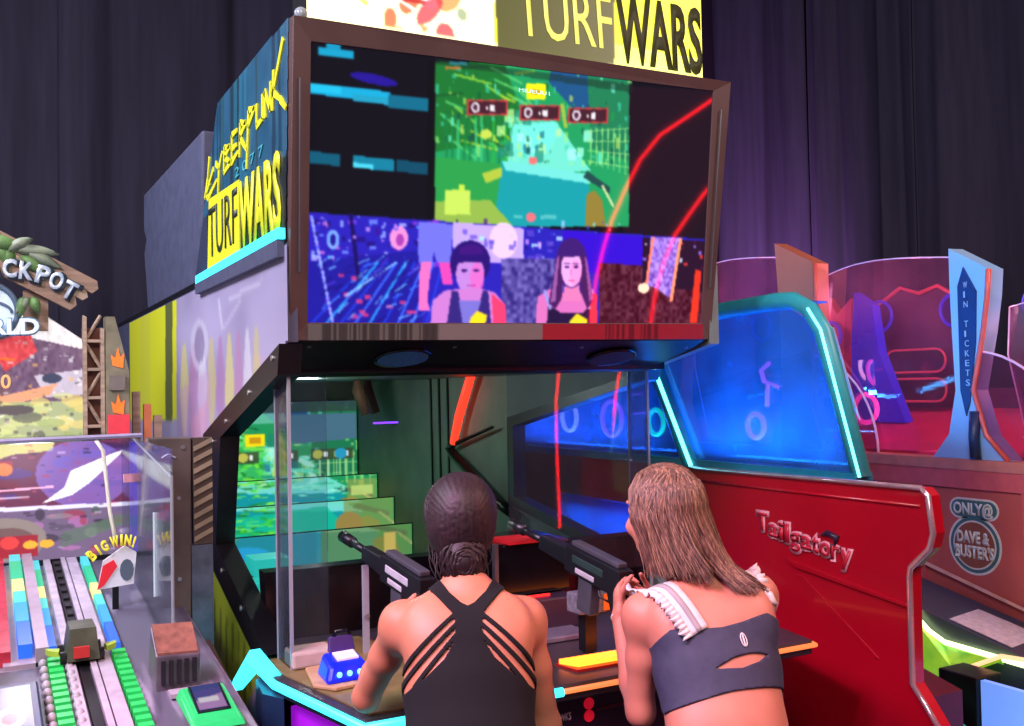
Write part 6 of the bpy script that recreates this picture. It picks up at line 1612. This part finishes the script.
near_ = (V[:, 2] > .95) & (V[:, 2] < 1.24) & (np.abs(V[:, 0]-J2['c7'][0]) < .25) & (nb < .35); BV, BN = V[near_], N[near_]
def push_out(P, gap):
    P = np.array(P)
    for it in range(4):
        i = np.argmin(((P[:, None, :]-BV[None])**2).sum(-1), 1)
        d = ((P-BV[i])*BN[i]).sum(1); m = d < gap
        P[m] += BN[i][m]*(gap-d[m])[:, None]
    return P
for k in range(900):
    jit = rs.uniform(0, .03); gap = rs.uniform(.006, .016)
    th = rs.uniform(-1.9, 1.9)          # around the back of the head, 0 = straight behind
    part = V3(rs.uniform(-.006, .006), rs.uniform(-.06, .05), .124)
    L = (.17 if th < -.5 else .235+.03*math.sin(max(0, th)))*rs.uniform(.82, 1)
    sx, sy = math.sin(th)*.098, -math.cos(th)*.112
    pth = []
    for i in range(13):
        w = i/12
        if w < .4:
            v_ = w/.4*math.pi/2; p = part*(1-math.sin(v_)) + V3(sx*math.sin(v_), -.016*math.sin(v_)+(sy)*math.sin(v_), 0) + V3(0, 0, .02*math.sin(v_))
            c = V3(0, -.016, .032); d = p-c; q_ = np.sqrt((d[0]/.094)**2+(d[1]/.106)**2+(d[2]/.097)**2); p = c+d/max(q_, .3)*(1.0+jit)
            last = p
        else:
            g = (w-.4)/.6
            cx = last[0]+.012*math.sin(k+g*3)*g; pull = .85-.25*g*0
            lean = .085*g if th > -.5 else .015*g
            p = V3(last[0]*(1-.45*g*(1 if th > -.5 else .2))+lean*.6+.006*math.sin(g*5+k), last[1]-.085*g*g*max(0, math.cos(th*.7))-.010*math.sin(g*3), last[2]-L*g)
        P = Vector(hp(*p))
        pth.append(P)
    A = np.array([list(p) for p in pth]); A[5:] = push_out(A[5:], gap)
    for _ in range(2): A[5:-1] = (A[4:-2]+2*A[5:-1]+A[6:])/4
    pth = [Vector(p) for p in A]
    sets[0 if rs.random() < .55 else (1 if th < .5 and rs.random() < .7 else 2)].append(pth)
for i, m in ((0, M_h2), (1, M_h2b), (2, M_h2c)):
    strands(None, sets[i], .0024, 'hair_strands', m, hair2)
# pale wrist band
wb = J2['wrl']; dvec = (J2['wrl']-J2['ell'])/np.linalg.norm(J2['wrl']-J2['ell'])
MB().tube([wb+dvec*.0+.027*(np.cross(dvec, [0, 0, 1])*math.cos(a)+np.cross(dvec, np.cross(dvec, [0, 0, 1]))*math.sin(a)) for a in np.linspace(0, 2*math.pi, 16, endpoint=False)], .007, 6, closed=True).build('wrist_band', M_str, p2, True)

# ---------------------------------------------------------------- toy rifles held by the players
def rifle(loc, yaw, pitch, label, accent):
    g = thing('toy_rifle', loc, label, 'toy gun', 'shooting game guns')
    cy, sy, cp_, sp_ = math.cos(yaw), math.sin(yaw), math.cos(pitch), math.sin(pitch)
    fwd = Vector((-sy*cp_, cy*cp_, sp_)); rgt = Vector((cy, sy, 0)); upv = rgt.cross(fwd)
    def W(x, y, z): return tuple(Vector(loc)+rgt*x+fwd*y+upv*z)
    def bx(x0, x1, y0, y1, z0, z1, nm, m, par=g, tap=1.0):
        c = (z0+z1)/2
        return MB().hexa([W(x0, y0, z0), W(x1, y0, z0), W(x1*tap, y1, c+(z0-c)*tap), W(x0*tap, y1, c+(z0-c)*tap), W(x0, y0, z1), W(x1, y0, z1), W(x1*tap, y1, c+(z1-c)*tap), W(x0*tap, y1, c+(z1-c)*tap)]).build(nm, m, par, bevel=.004)
    M_gun = mat('gun_black', (24, 26, 30), .35, var=.2); M_gg = mat('gun_grey', (84, 86, 94), .35, .3); M_gp = mat('gun_pale_plate', (186, 186, 190), .4)
    rec = bx(-.024, .024, -.02, .26, -.03, .05, 'receiver', M_gun)
    bx(-.016, .016, .0, .24, .05, .066, 'top_rail', M_gg)
    bx(-.0255, .0255, .06, .22, .005, .03, 'side_plate', accent, rec)
    bx(-.026, .026, .10, .20, -.022, -.004, 'side_vent', M_gp, rec)
    bx(-.021, .021, .26, .42, -.018, .036, 'fore_end', M_gun, g, .85)
    MB().tube([W(0, .42, .012), W(0, .56, .012)], [.012, .012], 8).build('barrel', M_gun, g, True)
    MB().tube([W(0, .54, .012), W(0, .62, .012)], [.019, .020], 10).build('muzzle', M_gun, g, True)
    MB().hexa([W(-.017, .0, -.03), W(.017, .0, -.03), W(.017, .05, -.03), W(-.017, .05, -.03), W(-.016, -.045, -.13), W(.016, -.045, -.13), W(.016, .0, -.13), W(-.016, .0, -.13)]).build('grip', M_gun, g, bevel=.006)
    MB().tube([W(0, .05, -.03), W(0, .055, -.065), W(0, .10, -.065), W(0, .11, -.03)], .004, 6).build('trigger_guard', M_gun, g, True)
    bx(-.018, .018, .12, .19, -.13, -.03, 'magazine', M_gg)
    return g
rifle((1.075, 2.56, 1.035), math.radians(2.5), math.radians(7), 'black toy rifle with pale side plate held by the person with the bun', mat('pale_gun_plate', (186, 186, 192), .4))
rifle((1.59, 2.36, 1.035), math.radians(2), math.radians(9), 'black toy rifle with dark green side plate held by the long haired person', mat('dark_green_gun_plate', (40, 64, 58), .4))
mg = MB().box((1.60, 2.60, .905), (1.70, 2.68, .965)).build('charge_box', mat('grey_yellow_box', (120, 124, 130), .4, var=.4, scale=60), turf, bevel=.004)
MB().box((1.685, 2.596, .912), (1.705, 2.604, .96)).build('orange_tab', mat('orange_tab', (240, 110, 40), .4, emit=(240, 90, 20), power=.5), mg)
MB().box((1.63, 2.62, .785), (1.67, 2.66, .906)).build('box_stem', M_black, mg)

# blue card reader on the counter
br = thing('card_reader', (0.89, 2.76, 0.786), 'glowing blue card reader on tan board upon the counter left of the players', 'card reader', 'swipe card readers')
MB().prism([(0.80, 2.70), (0.845, 2.64), (0.98, 2.66), (0.99, 2.78), (0.95, 2.90), (0.83, 2.88)], 'z', .786, .797).build('reader_board', mat('tan_board', (186, 150, 110), .5), br, bevel=.003)
MB().hexa([(.825, 2.665, .797), (.965, 2.675, .797), (.96, 2.80, .797), (.835, 2.79, .797), (.845, 2.69, .845), (.95, 2.70, .845), (.945, 2.785, .86), (.85, 2.78, .86)]).build('reader_body', mat('blue_plastic', (20, 40, 200), .3, emit=(10, 30, 255), power=.6), br, bevel=.012)
MB().hexa([(.872, 2.705, .848), (.935, 2.71, .848), (.935, 2.76, .857), (.872, 2.755, .857), (.872, 2.705, .853), (.935, 2.71, .853), (.935, 2.76, .862), (.872, 2.755, .862)]).build('reader_display', mat('pale_display', (226, 206, 214), .4, emit=(226, 206, 214), power=.4), br)
for i in range(3): MB().sphere((.866+.03*i, 2.672+.002*i, .82), .008, 8, 6).build('reader_light', glow('ice_blue_led', (120, 220, 255), 2.0), br, True)
MB().hexa([(.87, 2.775, .855), (.95, 2.78, .855), (.95, 2.80, .855), (.87, 2.795, .855), (.875, 2.79, .895), (.945, 2.795, .895), (.945, 2.81, .895), (.875, 2.805, .895)]).build('card_slot', mat('violet_slot', (70, 50, 110), .3), br, bevel=.003)
MB().tube([(.89, 2.80, .895), (.90, 2.80, .91), (.93, 2.80, .91), (.94, 2.80, .895)], .006, 6).build('slot_handle', M_gloss, br, True)
cb = MB().box((.80, 2.90, .786), (.93, 3.0, .835)).build('cable_box', mat('cream_box', (196, 180, 166), .5), turf, bevel=.008)
